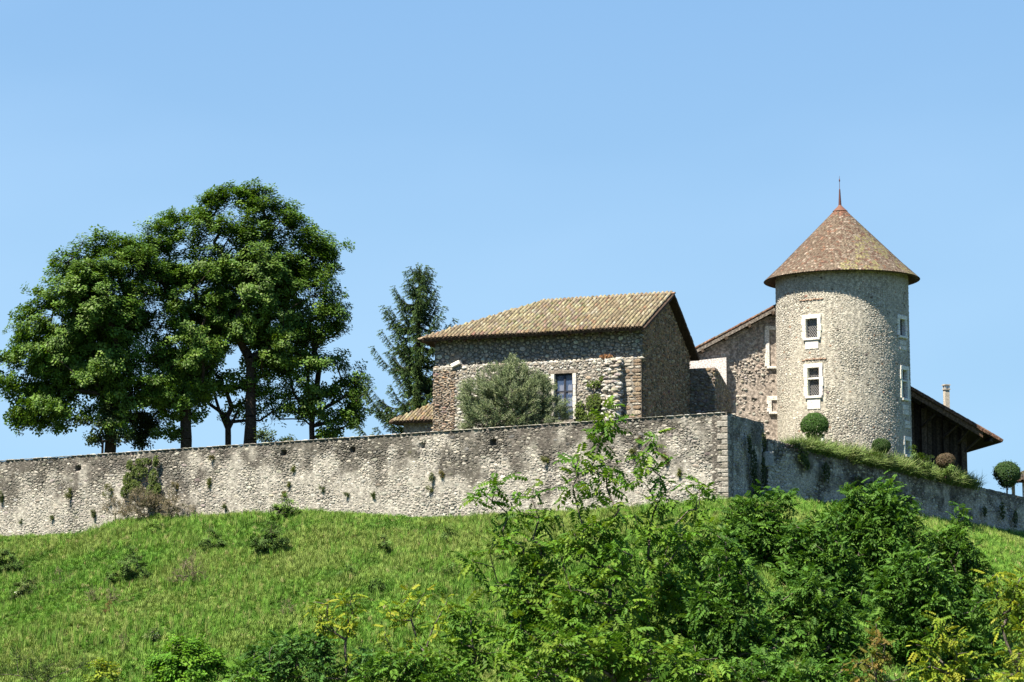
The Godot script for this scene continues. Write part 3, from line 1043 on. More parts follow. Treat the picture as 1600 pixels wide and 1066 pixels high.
func manor():
	var D := 108.0
	var ridge := at(1213, 480, D)
	var left := at(1085, 548, D)
	var sl := (ridge.y - left.y) / (ridge.x - left.x)
	var o := Vector3(ridge.x, 5.5, -D)
	var t := thing("manor_wing", "tall rubble gable wall of the wing standing behind the round tower", "house", o)
	var xl := -7.2
	var xr := 4.0
	var rt := ridge.y - 5.5 - 0.25
	var lt := rt + xl * sl
	var m := MB.new()
	m.col = Color(0.46, 0.40, 0.36)
	var wn1 := Rect2(-0.42, 5.55, 0.5, 1.95)
	var wn2 := Rect2(-0.40, 2.55, 0.5, 0.75)
	m.prism([Vector3(xl, -1, 0), Vector3(xr, -1, 0), Vector3(xr, rt - xr * 0.6, 0), Vector3(0.6, rt - 0.36, 0), Vector3(0, rt, 0), Vector3(xl, lt, 0)], Vector3(0, 0, -0.5))
	var wall := obj("gable_wall", m.mesh(), M.mortar, t)
	m = MB.new()
	m.col = Color(0.40, 0.34, 0.29)
	m.prism([Vector3(xl, -1, -10), Vector3(xl, -1, -0.5), Vector3(xl, lt, -0.5), Vector3(xl, lt, -10)], Vector3(0.5, 0, 0))
	m.prism([Vector3(xr, -1, -10), Vector3(xl, -1, -10), Vector3(xl, lt, -10), Vector3(0, rt, -10), Vector3(xr, rt - xr * 0.6, -10)], Vector3(0, 0, 0.4))
	obj("rear_wall", m.mesh(), M.mortar, t)
	var pick := func(x, y):
		var c: Color = [Color(0.48, 0.45, 0.41), Color(0.40, 0.37, 0.335), Color(0.54, 0.51, 0.46), Color(0.43, 0.38, 0.335), Color(0.50, 0.45, 0.395)][rng.randi() % 5]
		return jit(c, 0.14)
	var poly := PackedVector2Array([Vector2(xl + 0.1, 0), Vector2(1.5, 0), Vector2(1.5, rt - 0.9), Vector2(0, rt - 0.1), Vector2(xl + 0.1, lt - 0.1)])
	var all := lay(Transform3D(Basis(), Vector3.ZERO), poly, [wn1, wn2], 0.07, 0.19, 1.1, 2.0, 0.05, pick)
	var keep := []
	for p in all:
		var q: Vector3 = (p[0] as Transform3D).origin
		# lower half keeps patches of old render, so fewer stones show there
		var cov := 0.5 + 0.9 * nz.get_noise_2d(q.x * 18.0 + 70.0, q.y * 18.0) + (0.35 if q.y > 5.2 else -0.15)
		if rng.randf() < cov:
			keep.append(p)
	set_pieces(wall, "stone", "small_stones", keep, stone_shapes, M.stone)
	# white plaster by the house roof, top edge cut along the verge shadow
	m = MB.new()
	var a := at(1060, 585, D) - o
	var b := at(1134, 612, D) - o
	var c1 := at(1134, 560, D) - o
	var d1 := at(1060, 568, D) - o
	m.col = Color(0.78, 0.72, 0.71)
	m.prism([Vector3(a.x, b.y, 0.5), Vector3(b.x, b.y, 0.5), Vector3(b.x, c1.y, 0.5), Vector3(a.x, d1.y, 0.5)], Vector3(0, 0, -0.5))  # thickness added so the face stands out in the sun
	obj("lit_plaster_patch", m.mesh(), M.white_stone, t)
	# tall narrow upper window and small lower one at the tower's edge
	for q in [[1209, 573, 1.95, 0.42], [1212, 644, 0.62, 0.4]]:
		var p := at(q[0], q[1], D) - o
		stone_window(t, Transform3D(Basis(), Vector3(p.x, p.y, 0.02)), q[3], q[2], 0.2, 0.0, 0.0, false)
	# putlog holes: solid near-black blocks, the shade inside put into their colour
	for q in [[1170, 582], [1178, 624]]:
		var p := at(q[0], q[1], D) - o
		m = MB.new()
		m.col = Color(0.03, 0.028, 0.025)
		m.box(Transform3D(Basis(), Vector3(p.x, p.y, -0.02)), Vector3(0.26, 0.17, 0.06))
		obj("painted_hole", m.mesh(), M.wood, t)
	var roof := Node3D.new()
	put(roof, "roof", t)
	var oh := 0.55
	var R0 := Vector3(0, rt + 0.25, oh)
	var R1 := Vector3(0, rt + 0.25, -10.4)
	var L0 := Vector3(xl - 0.6, rt + 0.25 + (xl - 0.6) * sl, oh)
	var L1 := Vector3(xl - 0.6, rt + 0.25 + (xl - 0.6) * sl, -10.4)
	roof_plane(roof, "left_slope", [L1, L0, R0, R1], 0.14, 0.22, 0.32, red_tiles, 0)
	var K0 := Vector3(4.2, rt + 0.25 - 4.2 * 0.6, oh)
	var K1 := Vector3(4.2, rt + 0.25 - 4.2 * 0.6, -10.4)
	roof_plane(roof, "right_slope", [K0, K1, R1, R0], 0.14, 0.22, 0.32, red_tiles, 0)
	m = MB.new()
	m.col = Color(0.26, 0.23, 0.20)
	m.prism([L0 + Vector3(0, -0.22, 0.03), R0 + Vector3(0, -0.22, 0.03), R0 + Vector3(0, -0.04, 0.03), L0 + Vector3(0, -0.04, 0.03)], Vector3(0, 0, -0.05))
	obj("verge_board", m.mesh(), M.wood, roof)
	ridge_run(roof, R0 + Vector3(0, 0.02, 0), R1, 0.12, Color(0.28, 0.16, 0.10))
	for q in 6:
		m = MB.new()
		m.col = Color(0.11, 0.085, 0.065)
		var x := -0.25 - q * 1.25
		m.box(Transform3D(Basis(Vector3(0, 0, 1), atan(sl)), Vector3(x, rt + 0.25 + x * sl - 0.26, 0.1)), Vector3(0.16, 0.18, 1.0))
		obj("purlin", m.mesh(), M.wood, roof)

func barn():
	var D := 109.2
	var p0 := at(1425, 607, 107.5)
	var p1 := at(1566, 689, 107.5)
	var sl := (p0.y - p1.y) / (p1.x - p0.x)
	var xe := at(1509, 700, D).x
	var t := thing("timber_barn", "dark barn with deep overhanging brown tiled roof right of the tower", "barn", Vector3(xe, 4.6, -D))
	var o := t.position
	var top := func(x: float) -> float: return p1.y + (p1.x - x) * sl - o.y
	var x_hi := 15.5 - o.x
	var m := MB.new()
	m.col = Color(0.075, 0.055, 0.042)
	m.prism([Vector3(x_hi, -1.5, 0), Vector3(0, -1.5, 0), Vector3(0, top.call(xe) - 0.3, 0), Vector3(x_hi, top.call(x_hi + o.x) - 0.3, 0)], Vector3(0, 0, -0.4))
	m.prism([Vector3(0, -1.5, -0.4), Vector3(0, -1.5, -9), Vector3(0, top.call(xe) - 0.3, -9), Vector3(0, top.call(xe) - 0.3, -0.4)], Vector3(-0.4, 0, 0))
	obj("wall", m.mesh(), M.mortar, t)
	# posts and plank bays on the front
	var xs := [0.0, -0.95, -2.1, -3.4]
	for k in xs.size():
		m = MB.new()
		var x: float = xs[k] - 0.13
		var h: float = top.call(x + o.x) - 0.35
		m.block(Transform3D(Basis(), Vector3(x, (h - 1.2) * 0.5, 0.13)), Vector3(0.30, h + 1.2, 0.26), 0.03)
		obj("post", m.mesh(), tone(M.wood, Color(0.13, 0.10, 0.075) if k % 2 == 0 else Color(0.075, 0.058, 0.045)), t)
	for k in 14:
		m = MB.new()
		var x := -0.3 - k * 0.23
		var skip := false
		for q in xs:
			if absf(x - (q - 0.13)) < 0.26:
				skip = true
		if skip:
			continue
		var h: float = top.call(x + o.x) - 0.4
		m.block(Transform3D(Basis(Vector3(0, 0, 1), rr(-0.006, 0.006)), Vector3(x, (h - 1.2) * 0.5, 0.03 + rr(0, 0.02))), Vector3(0.215, h + 1.2, 0.05), 0.008)
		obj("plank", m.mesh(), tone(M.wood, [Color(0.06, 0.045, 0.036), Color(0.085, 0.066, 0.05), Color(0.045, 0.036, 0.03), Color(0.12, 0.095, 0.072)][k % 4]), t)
	# braces out to the eave
	for q in [[1508, 706, 1538, 678], [1498, 692, 1518, 667], [1475, 684, 1504, 657], [1441, 667, 1462, 647]]:
		var a := at(q[0], q[1], D - 0.25) - o
		var b := at(q[2], q[3], 107.9) - o
		m = MB.new()
		m.col = Color(0.10, 0.075, 0.06)
		m.seg(a, b, 0.075, 0.075, 6)
		obj("brace", m.mesh(), M.wood, t)
	var roof := Node3D.new()
	put(roof, "roof", t)
	var zf := D - 107.5
	var E0 := Vector3(p1.x - o.x, p1.y - o.y, zf)
	var E1 := Vector3(p1.x - o.x, p1.y - o.y, -9.5)
	var H0 := Vector3(x_hi, top.call(x_hi + o.x), zf)
	var H1 := Vector3(x_hi, top.call(x_hi + o.x), -9.5)
	roof_plane(roof, "slope", [E0, E1, H1, H0], 0.12, 0.21, 0.30, red_tiles, 0)
	# verge: ends of tile rows, and the beam that carries them
	m = MB.new()
	m.col = Color(0.15, 0.10, 0.07)
	m.prism([E0 + Vector3(-1.0, sl - 0.42, -0.02), E0 + Vector3(-1.0, sl - 0.1, -0.02), H0 + Vector3(0, -0.1, -0.02), H0 + Vector3(0, -0.42, -0.02)], Vector3(0, 0, -0.14))
	obj("verge_beam", m.mesh(), M.wood, roof)
	var L := (H0 - E0).length()
	var d := (H0 - E0).normalized()
	var nn := int(L / 0.2)
	for k in nn:
		m = MB.new()
		m.block(Transform3D(Basis(Vector3(0, 0, 1), atan2(d.y, d.x) + PI + rr(-0.08, 0.08)), E0 + d * (L * (k + 0.5) / nn) + Vector3(0, -0.02 + rr(-0.02, 0.02), 0.02)), Vector3(0.27, 0.16, 0.12 + rr(0, 0.05)), 0.02)
		obj("verge_tile", m.mesh(), tone(M.tile, [Color(0.15, 0.085, 0.06), Color(0.11, 0.07, 0.052), Color(0.18, 0.11, 0.08)][rng.randi() % 3]), roof)
	for k in 7:
		m = MB.new()
		m.col = Color(0.09, 0.07, 0.055)
		var x := E0.x - 0.5 - k * 1.1
		m.box(Transform3D(Basis(Vector3(0, 0, 1), -atan(sl)), Vector3(x, top.call(x + o.x) - 0.24, zf * 0.5 - 0.05)), Vector3(0.16, 0.18, zf - 0.1))
		obj("purlin", m.mesh(), M.wood, roof)
	# chimney
	var cp := at(1479.5, 640, 112)
	var ch := thing("chimney", "slim pale square chimney with a capped top above the barn roof", "chimney", cp)
	var hh := at(1479.5, 601, 112).y - cp.y
	m = MB.new()
	m.col = Color(0.50, 0.46, 0.40)
	m.box(Transform3D(Basis(UP, 0.25), Vector3(0, (hh - 0.3) * 0.5 - 0.3, 0)), Vector3(0.26, hh - 0.3 + 0.6, 0.26))
	obj("shaft", m.mesh(), M.white_stone, ch)
	m = MB.new()
	m.col = Color(0.46, 0.42, 0.37)
	m.box(Transform3D(Basis(UP, 0.25), Vector3(0, hh - 0.27, 0)), Vector3(0.34, 0.06, 0.34))
	for sx: float in [-1.0, 1.0]:
		for sz: float in [-1.0, 1.0]:
			m.box(Transform3D(Basis(UP, 0.25), Basis(UP, 0.25) * Vector3(sx * 0.11, hh - 0.15, sz * 0.11)), Vector3(0.06, 0.17, 0.06))
	m.box(Transform3D(Basis(UP, 0.25), Vector3(0, hh - 0.03, 0)), Vector3(0.36, 0.06, 0.36))
	obj("cap", m.mesh(), M.white_stone, ch)
	# corner of an open shelter at the right edge
	var sp := at(1597, 790, 117)
	var sh := thing("garden_shelter", "corner of a small tiled shelter on a post at the far right edge", "shelter", sp)
	var ph := at(1597, 752, 117).y - sp.y
	for q in [Vector3(0.15, 0, 0), Vector3(3.0, 0, 0), Vector3(0.15, 0, -2.5), Vector3(3.0, 0, -2.5)]:
		m = MB.new()
		m.col = Color(0.55, 0.53, 0.50)
		m.box(Transform3D(Basis(), q + Vector3(0, ph * 0.5 - 0.2, 0)), Vector3(0.16, ph + 0.4, 0.16))
		obj("post", m.mesh(), M.wood, sh)
	var rf := Node3D.new()
	put(rf, "roof", sh)
	roof_plane(rf, "front_slope", [Vector3(-0.35, ph, 0.5), Vector3(3.5, ph, 0.5), Vector3(1.6, ph + 1.1, -1.25)], 0.14, 0.2, 0.28, dull_tiles, 60)
	roof_plane(rf, "side_slope", [Vector3(-0.35, ph, -3.0), Vector3(-0.35, ph, 0.5), Vector3(1.6, ph + 1.1, -1.25)], 0.14, 0.2, 0.28, dull_tiles, 60)

# ------------------------------------------------------------------ round tower
func tower():
	var D := 106.0
	var c := at(1318, 600, D)
	var gy := 5.2
	var t := thing("round_tower", "round pebble-walled stone tower with conical brown tiled roof", "tower", Vector3(c.x, gy, -D))
	var face := atan2(-c.x, D) # yaw that turns +z to the camera
	t.rotation.y = face
	var R := 103.0 / F * D
	var top := at(1318, 434, D).y - gy
	# windows: [angle from the camera side (right positive), foot, width, height, transom, apron, lattice]
	var wins := []
	for q in [[1271.5, 497, 527, 0.66, 0.0, 0.45, true], [1273, 574, 618, 0.64, 0.62, 0.55, true], [1272, 684, 716, 0.7, 0.0, 0.0, false], [1409.5, 501, 527, 0.62, 0.0, 0.0, false], [1411.5, 580, 624, 0.62, 0.62, 0.0, false], [1413.5, 690, 712, 0.62, 0.0, 0.0, false]]:
		var th := asin((q[0] - 1318.0) / 103.0)
		var dd: float = D - R * cos(th)
		var yb := at(q[0], q[2], dd).y - gy
		var yt := at(q[0], q[1], dd).y - gy
		wins.append([th, yb, q[3], yt - yb, q[4], q[5], q[6]])
	var m := MB.new()
	var nx := 180
	var dy := 0.1
	var ny := int(ceil((top + 1.0) / dy))
	var sheet := []
	for j in ny + 1:
		for i in nx:
			var th := TAU * i / nx
			var y := -1.0 + minf(j * dy, top + 1.0)
			var r := R + 0.03 * nz.get_noise_2d(th * 130.0, y * 40.0)
			m.col = Color(0.54, 0.51, 0.44).lerp(Color(0.45, 0.425, 0.365), 0.5 + nz.get_noise_2d(th * 40.0 + 9.0, y * 12.0))
			m.vert(Vector3(sin(th) * r, y, cos(th) * r), Vector3(sin(th), 0, cos(th)))
	for j in ny:
		for i in nx:
			var th := TAU * (i + 0.5) / nx
			var y := -1.0 + (j + 0.5) * dy
			var open := false
			for w in wins:
				var da := wrapf(th - w[0], -PI, PI)
				if absf(da) * R < w[2] * 0.5 + 0.05 and y > w[1] - 0.02 and y < w[1] + w[3] + 0.02:
					open = true
			if open:
				continue
			var a := j * nx + i
			var b := j * nx + (i + 1) % nx
			m.tri(a, b, b + nx); m.tri(a, b + nx, a + nx)
	var wall := obj("wall", m.mesh(), M.mortar, t)
	var st := []
	var blank := func(_x, _y): return Color(1, 1, 1)
	for p in lay(Transform3D(), PackedVector2Array([Vector2(0, -0.9), Vector2(TAU * R, -0.9), Vector2(TAU * R, top - 0.05), Vector2(0, top - 0.05)]), [], 0.04, 0.125, 1.0, 1.8, 0.022, blank):
		var f: Transform3D = p[0]
		var th := f.origin.x / R
		var yy := f.origin.y
		var bad := false
		for q in wins:
			var da := absf(wrapf(th - q[0], -PI, PI)) * R
			if da < q[2] * 0.5 + 0.31 and yy > q[1] - 0.16 - q[5] and yy < q[1] + q[3] + 0.28:
				bad = true
		if bad:
			continue
		var col: Color = [Color(0.54, 0.515, 0.455), Color(0.51, 0.485, 0.43), Color(0.58, 0.555, 0.495), Color(0.46, 0.435, 0.38), Color(0.52, 0.49, 0.43)][rng.randi() % 5]
		var r0 := rng.randf()
		if r0 < 0.035:
			col = Color(0.20, 0.175, 0.155)
		elif r0 < 0.045:
			col = Color(0.40, 0.27, 0.20)
		elif r0 < 0.10:
			col = Color(0.66, 0.64, 0.58)
		st.append([Transform3D(Basis(UP, th) * f.basis, Vector3(sin(th) * R, yy, cos(th) * R)), jit(col, 0.1), p[2] if cos(th) > 0.1 else p[2] * 0.01])
	set_pieces(wall, "stone", "pebbles", st, stone_shapes, M.stone)
	for w in wins:
		var th: float = w[0]
		stone_window(t, Transform3D(Basis(UP, th), Vector3(sin(th) * (R - 0.01), w[1], cos(th) * (R - 0.01))), w[2], w[3], 0.19, w[4], w[5], w[6])
	# stone panels below the right-hand windows
	for q in [[1409.5, 534, 549], [1411.5, 634, 650], [1414, 659, 671]]:
		var th := asin((q[0] - 1318.0) / 103.0)
		var dd: float = D - R * cos(th)
		var ya := at(q[0], q[2], dd).y - gy
		var yb := at(q[0], q[1], dd).y - gy
		for i in 2:
			for j in 2:
				m = MB.new()
				m.block(Transform3D(Basis(UP, th), Vector3(sin(th) * R, 0, cos(th) * R) + Basis(UP, th) * Vector3(-0.19 + 0.38 * i, lerpf(ya, yb, 0.25 + 0.5 * j), -0.08)), Vector3(0.37, (yb - ya) * 0.5 - 0.015, 0.24), 0.015)
				obj("panel_block", m.mesh(), tone(M.white_stone, Color(0.66, 0.64, 0.60) if (i + j) % 2 else Color(0.58, 0.56, 0.52)), t)
	# brick lintel streaks and a hole above the front windows
	for q in [[1271, 467], [1274, 561]]:
		var th0 := asin((q[0] - 1318.0) / 103.0)
		var yy := at(q[0], q[1], D - R * cos(th0)).y - gy
		for k in 7:
			var th := th0 + (k - 3) * 0.058
			m = MB.new()
			m.block(Transform3D(Basis(UP, th), Vector3(sin(th) * R, yy + rr(-0.02, 0.02), cos(th) * R)), Vector3(0.17, 0.07, 0.11), 0.015)
			obj("brick", m.mesh(), tone(M.stone, Color(0.42, 0.27, 0.20) if k % 2 else Color(0.48, 0.34, 0.26)), t)
	# roof
	var roof := Node3D.new()
	put(roof, "roof", t)
	var er := 120.0 / F * D
	var ey := at(1318, 439, D).y - gy
	var ay := at(1316, 322, D).y - gy
	m = MB.new()
	m.col = Color(0.12, 0.085, 0.065)
	m.lathe(Vector3.ZERO, [Vector2(R - 0.25, ey + 0.42), Vector2(er - 0.04, ey - 0.06), Vector2(er, ey), Vector2(er * 0.80, ey + (ay - ey) * 0.185), Vector2(0.3, ay - 0.3)], 72)
	var cone := obj("roof_deck", m.mesh(), M.wood, roof)
	var tiles := []
	var prof := [Vector2(er + 0.03, ey), Vector2(er * 0.80 + 0.02, ey + (ay - ey) * 0.185 + 0.02), Vector2(0.32, ay - 0.29)]
	var row := 0
	for sgm in 2:
		var a: Vector2 = prof[sgm]
		var b: Vector2 = prof[sgm + 1]
		var L := (b - a).length()
		var rows := int(L / 0.115)
		var dr := (b - a).normalized()
		var tilt := atan2(-dr.x, dr.y)
		for j in rows:
			var p := a + dr * (L * (j + 0.5) / rows)
			var cnt := int(maxf(10.0, TAU * p.x / 0.155))
			for i in cnt:
				var th := TAU * (i + 0.5 * (row % 2)) / cnt + rr(-0.003, 0.003)
				var n1 := nz.get_noise_2d(th * 60.0, p.y * 16.0)
				var n2 := nz.get_noise_2d(th * 160.0 + 50.0, p.y * 40.0)
				var col := Color(0.15, 0.113, 0.085).lerp(Color(0.20, 0.162, 0.125), clampf(0.5 + n1, 0, 1))
				var r0 := rng.randf()
				if r0 < 0.09:
					col = Color(0.29, 0.24, 0.195)
				elif r0 < 0.30:
					col = Color(0.14, 0.09, 0.068)
				elif r0 < 0.35:
					col = Color(0.22, 0.13, 0.09)
				if n1 + n2 * 0.8 + 0.35 * sin(th - 0.1) > 0.48 and rng.randf() < 0.5:
					col = col.lerp(Color(0.27, 0.25, 0.12), 0.7)
				if p.y > ay - 0.65 and rng.randf() < 0.6:
					col = Color(0.22, 0.115, 0.08)
				var bs := Basis(UP, th) * Basis(Vector3(1, 0, 0), -tilt + 0.05 + rr(-0.025, 0.035)) * Basis.from_scale(Vector3(TAU * p.x / cnt * 0.97, 0.20, 0.024))
				tiles.append([Transform3D(bs, Vector3(sin(th) * p.x, p.y, cos(th) * p.x)), jit(col, 0.11), 0.0])
			row += 1
	set_pieces(cone, "tile", "roof_tiles", tiles, [plain_tile], M.tile, 0)
	# leaded cap and finial
	m = MB.new()
	m.col = Color(0.13, 0.068, 0.05)
	m.lathe(Vector3.ZERO, [Vector2(0.36, ay - 0.34), Vector2(0.40, ay - 0.29), Vector2(0.12, ay - 0.02), Vector2(0.075, ay + 0.05)], 20)
	obj("cap", m.mesh(), M.metal, roof)
	var f1 := at(1316, 296, D).y - gy
	var f2 := at(1316, 275, D).y - gy
	m = MB.new()
	m.col = Color(0.08, 0.038, 0.032)
	m.lathe(Vector3.ZERO, [Vector2(0.085, ay), Vector2(0.06, lerpf(ay, f1, 0.5)), Vector2(0.035, f1), Vector2(0.014, f1 + 0.05), Vector2(0.012, lerpf(f1, f2, 0.55)), Vector2(0.035, lerpf(f1, f2, 0.62)), Vector2(0.035, lerpf(f1, f2, 0.72)), Vector2(0.012, lerpf(f1, f2, 0.78)), Vector2(0.006, f2)], 10)
	obj("finial", m.mesh(), M.metal, roof)

# ------------------------------------------------------------------ plants: leaf shapes
func leaf_quad(m: MB, o: Vector3, dir: Vector3, side: Vector3, L: float, w: float, fold: float):
	# pointed leaf of two folded halves
	var nn := dir.cross(side).normalized()
	var tip := o + dir * L - nn * L * 0.12
	var mid := o + dir * L * 0.45
	var a := mid + side * w * 0.5 + nn * fold
	var b := mid - side * w * 0.5 + nn * fold
	m.tri3(o, a, tip)
	m.tri3(o, tip, b)

var sprig := {}

func make_sprigs():
	rng.seed = 77
	# broad leaf spray (lime, bush): leaves on a short twig
	var m := MB.new()
	for k in 9:
		var yaw := k * 2.4
		var d := Vector3(cos(yaw), rr(-0.35, 0.25), sin(yaw)).normalized()
		var s := Vector3(-sin(yaw), rr(-0.35, 0.35), cos(yaw)).normalized()
		m.col = Color(1, 1, 1) * rr(0.8, 1.2)
		leaf_quad(m, Vector3(d.x * 0.15, 0.28 - k * 0.055, d.z * 0.15) + ball() * 0.1, d, s, rr(0.26, 0.4), rr(0.24, 0.32), rr(0.0, 0.05))
	sprig.broad = m.mesh()
	# pinnate leaf (ash, walnut): arching stalk, paired leaflets; length 1 along +z
	m = MB.new()
	for k in 5:
		var z := 0.25 + k * 0.165
		var y := -0.28 * z * z
		var sz := 0.34 if k < 4 else 0.36
		for sd: float in [-1.0, 1.0]:
			if k == 4 and sd > 0:
				continue
			var d := Vector3(sd * 0.86, -0.38, 0.42).normalized() if k < 4 else Vector3(0, -0.6, 0.85).normalized()
			var s := Vector3(-sd * 0.4, 0.05, 0.9).normalized() if k < 4 else Vector3(1, 0, 0)
			s = (s - d * s.dot(d)).normalized()
			if d.cross(s).y < 0:
				s = -s
			m.col = Color(1, 1, 1) * rr(0.85, 1.15)
			leaf_quad(m, Vector3(0, y, z), d, s, sz * rr(0.9, 1.1), 0.19, 0.02)
	m.col = Color(0.8, 0.9, 0.6)
	m.tri3(Vector3(-0.008, 0, 0), Vector3(0.008, 0, 0), Vector3(0, -0.25, 0.9))
	sprig.pinnate = m.mesh()
	# small narrow leaves (olive, willow-like)
	m = MB.new()
	for k in 12:
		var yaw := k * 2.4
		var d := Vector3(cos(yaw) * 0.7, 0.75, sin(yaw) * 0.7).normalized()
		var s := d.cross(Vector3(rr(-1, 1), rr(-0.3, 0.3), rr(-1, 1))).normalized()
		m.col = Color(1, 1, 1) * rr(0.75, 1.25)
		leaf_quad(m, Vector3(0, -0.4 + k * 0.075, 0), d, s, rr(0.3, 0.42), 0.085, 0.01)
	sprig.narrow = m.mesh()
	# tiny leaf rosette (topiary, ivy): flat-facing
	m = MB.new()
	for k in 6:
		var yaw := k * 1.05
		var d := Vector3(cos(yaw), sin(yaw), rr(0.1, 0.7)).normalized()
		var s := d.cross(Vector3(0, 0, 1)).normalized()
		m.col = Color(1, 1, 1) * rr(0.8, 1.2)
		leaf_quad(m, ball() * 0.2, d, s, rr(0.7, 1.0), rr(0.45, 0.6), 0.05)
	sprig.rosette = m.mesh()
	# grass tuft: bent blades, height 1
	for v in 2:
		m = MB.new()
		for k in (14 if v == 0 else 16):
			var yaw := rr(0, TAU)
			var o := Vector3(rr(-0.3, 0.3), 0, rr(-0.3, 0.3)) * (1.0 if v == 0 else 0.5)
			var ld := Vector3(cos(yaw), 0, sin(yaw))
			var lean := rr(0.1, 0.5) if v == 0 else rr(0.15, 0.75)
			var h := rr(0.5, 1.0)
			var w := rr(0.018, 0.035) if v == 0 else 0.014
			var sx := Vector3(-ld.z, 0, ld.x) * w
			var p1 := o + Vector3(0, h * 0.55, 0) + ld * lean * 0.25
			var p2 := o + Vector3(0, h * (1.0 - lean * 0.25), 0) + ld * lean * 0.8
			m.col = Color(1, 1, 1) * rr(0.75, 1.25)
			m.quad(o - sx, o + sx, p1 + sx * 0.8, p1 - sx * 0.8)
			if v == 0 and k % 4 == 0:
				m.col = Color(2.0, 1.5, 1.6)
			m.tri3(p1 - sx * 0.8, p1 + sx * 0.8, p2)
		sprig["grass%d" % v] = m.mesh()
	# drooping conifer twig: axis along +z, needles around, hanging ends
	m = MB.new()
	for k in 26:
		var z := rr(0.05, 1.0)
		var a := rr(0, TAU)
		var o := Vector3(0, -0.22 * z * z, z)
		var d := Vector3(cos(a) * 0.8, sin(a) * 0.45 - 0.35, 0.55).normalized()
		var s := d.cross(Vector3(rr(-1, 1), rr(-1, 1), rr(-1, 1))).normalized()
		m.col = Color(1, 1, 1) * rr(0.7, 1.3)
		leaf_quad(m, o, d, s, rr(0.16, 0.30), 0.10, 0.0)
	sprig.conifer = m.mesh()

# skeleton: each tip joins the nearest limb, favouring short ways back to the root
func grow(root: Vector3, fork: Vector3, tips: Array, tip_r: float, step: float, wob := 0.06) -> Dictionary:
	var pos: Array[Vector3] = [root]
	var par: Array[int] = [-1]
	var plen: Array[float] = [0.0]
	var L := (fork - root).length()
	var n := maxi(2, int(L / step))
	for k in n:
		var p := root.lerp(fork, (k + 1.0) / n) + Vector3(rr(-1, 1), 0, rr(-1, 1)) * wob * L * 0.15
		pos.append(p); par.append(pos.size() - 2); plen.append(plen[-1] + L / n)
	tips.sort_custom(func(a, b): return a.distance_squared_to(fork) < b.distance_squared_to(fork))
	var ends := []
	for tp in tips:
		var tip: Vector3 = tp
		var best := -1
		var bd := 1e9
		for k in range(1, pos.size()):
			var dv: Vector3 = tip - pos[k]
			var d := dv.length()
			var cost := d + 0.25 * plen[k]
			if dv.y < 0.15 * d:
				cost += (0.15 * d - dv.y) * 0.9
			if cost < bd:
				bd = cost
				best = k
		var a: Vector3 = pos[best]
		var d2 := tip.distance_to(a)
		var ns := maxi(1, int(d2 / step))
		var mid := (a + tip) * 0.5 + Vector3(rr(-1, 1), rr(-0.2, 1.0), rr(-1, 1)) * d2 * 0.10
		var prev := best
		for k in ns:
			var t := (k + 1.0) / ns
			var p := a.lerp(mid, t).lerp(mid.lerp(tip, t), t)
			pos.append(p); par.append(prev); plen.append(plen[prev] + d2 / ns)
			prev = pos.size() - 1
		ends.append(prev)
	var weight := PackedFloat32Array()
	weight.resize(pos.size())
	for k in ends:
		weight[k] += 1.0
	for k in range(pos.size() - 1, 0, -1):
		weight[par[k]] += maxf(weight[k], 0.0)
	return {"pos": pos, "par": par, "weight": weight, "ends": ends, "tip_r": tip_r}

func limbs_mesh(g: Dictionary, col: Color, flare := 1.3, limit := 1.0) -> ArrayMesh:
	var m := MB.new()
	var pos: Array[Vector3] = g.pos
	var par: Array[int] = g.par
	var weight: PackedFloat32Array = g.weight
	for k in range(1, pos.size()):
		var q: int = par[k]
		var ra: float = minf(limit, g.tip_r * pow(maxf(weight[q], 1.0), 0.47))
		var rb: float = minf(limit, g.tip_r * pow(maxf(weight[k], 1.0), 0.47))
		if q == 0:
			ra *= flare
		elif ra > rb * 1.5:
			ra = rb * 1.35
		m.col = col * rr(0.85, 1.15)
		m.seg(pos[q], pos[k], ra, rb, 7 if rb > 0.06 else 4)
	return m.mesh()

# crown lobes: [px, py, radius px, extra depth]; the tree's own depth sets scale
func lobe_tips(lobes: Array, depth: float, per_m3: float, spread_z := 1.0) -> Array:
	var out := []
	for q in lobes:
		var dz: float = q[3] if q.size() > 3 else 0.0
		var c := at(q[0], q[1], depth + dz)
		var r: float = q[2] * depth / F
		var n := maxi(2, int(round(4.19 * r * r * r * per_m3)))
		for k in n:
			var b := ball()
			b = b.normalized() * pow(b.length(), 0.75)
			out.append(c + Vector3(b.x * r, b.y * r, b.z * r * spread_z))
	return out

func leaf_colour(base: Array) -> Color:
	var a: Color = base[rng.randi() % base.size()]
	var b: Color = base[rng.randi() % base.size()]
	return jit(a.lerp(b, rng.randf()), 0.2)

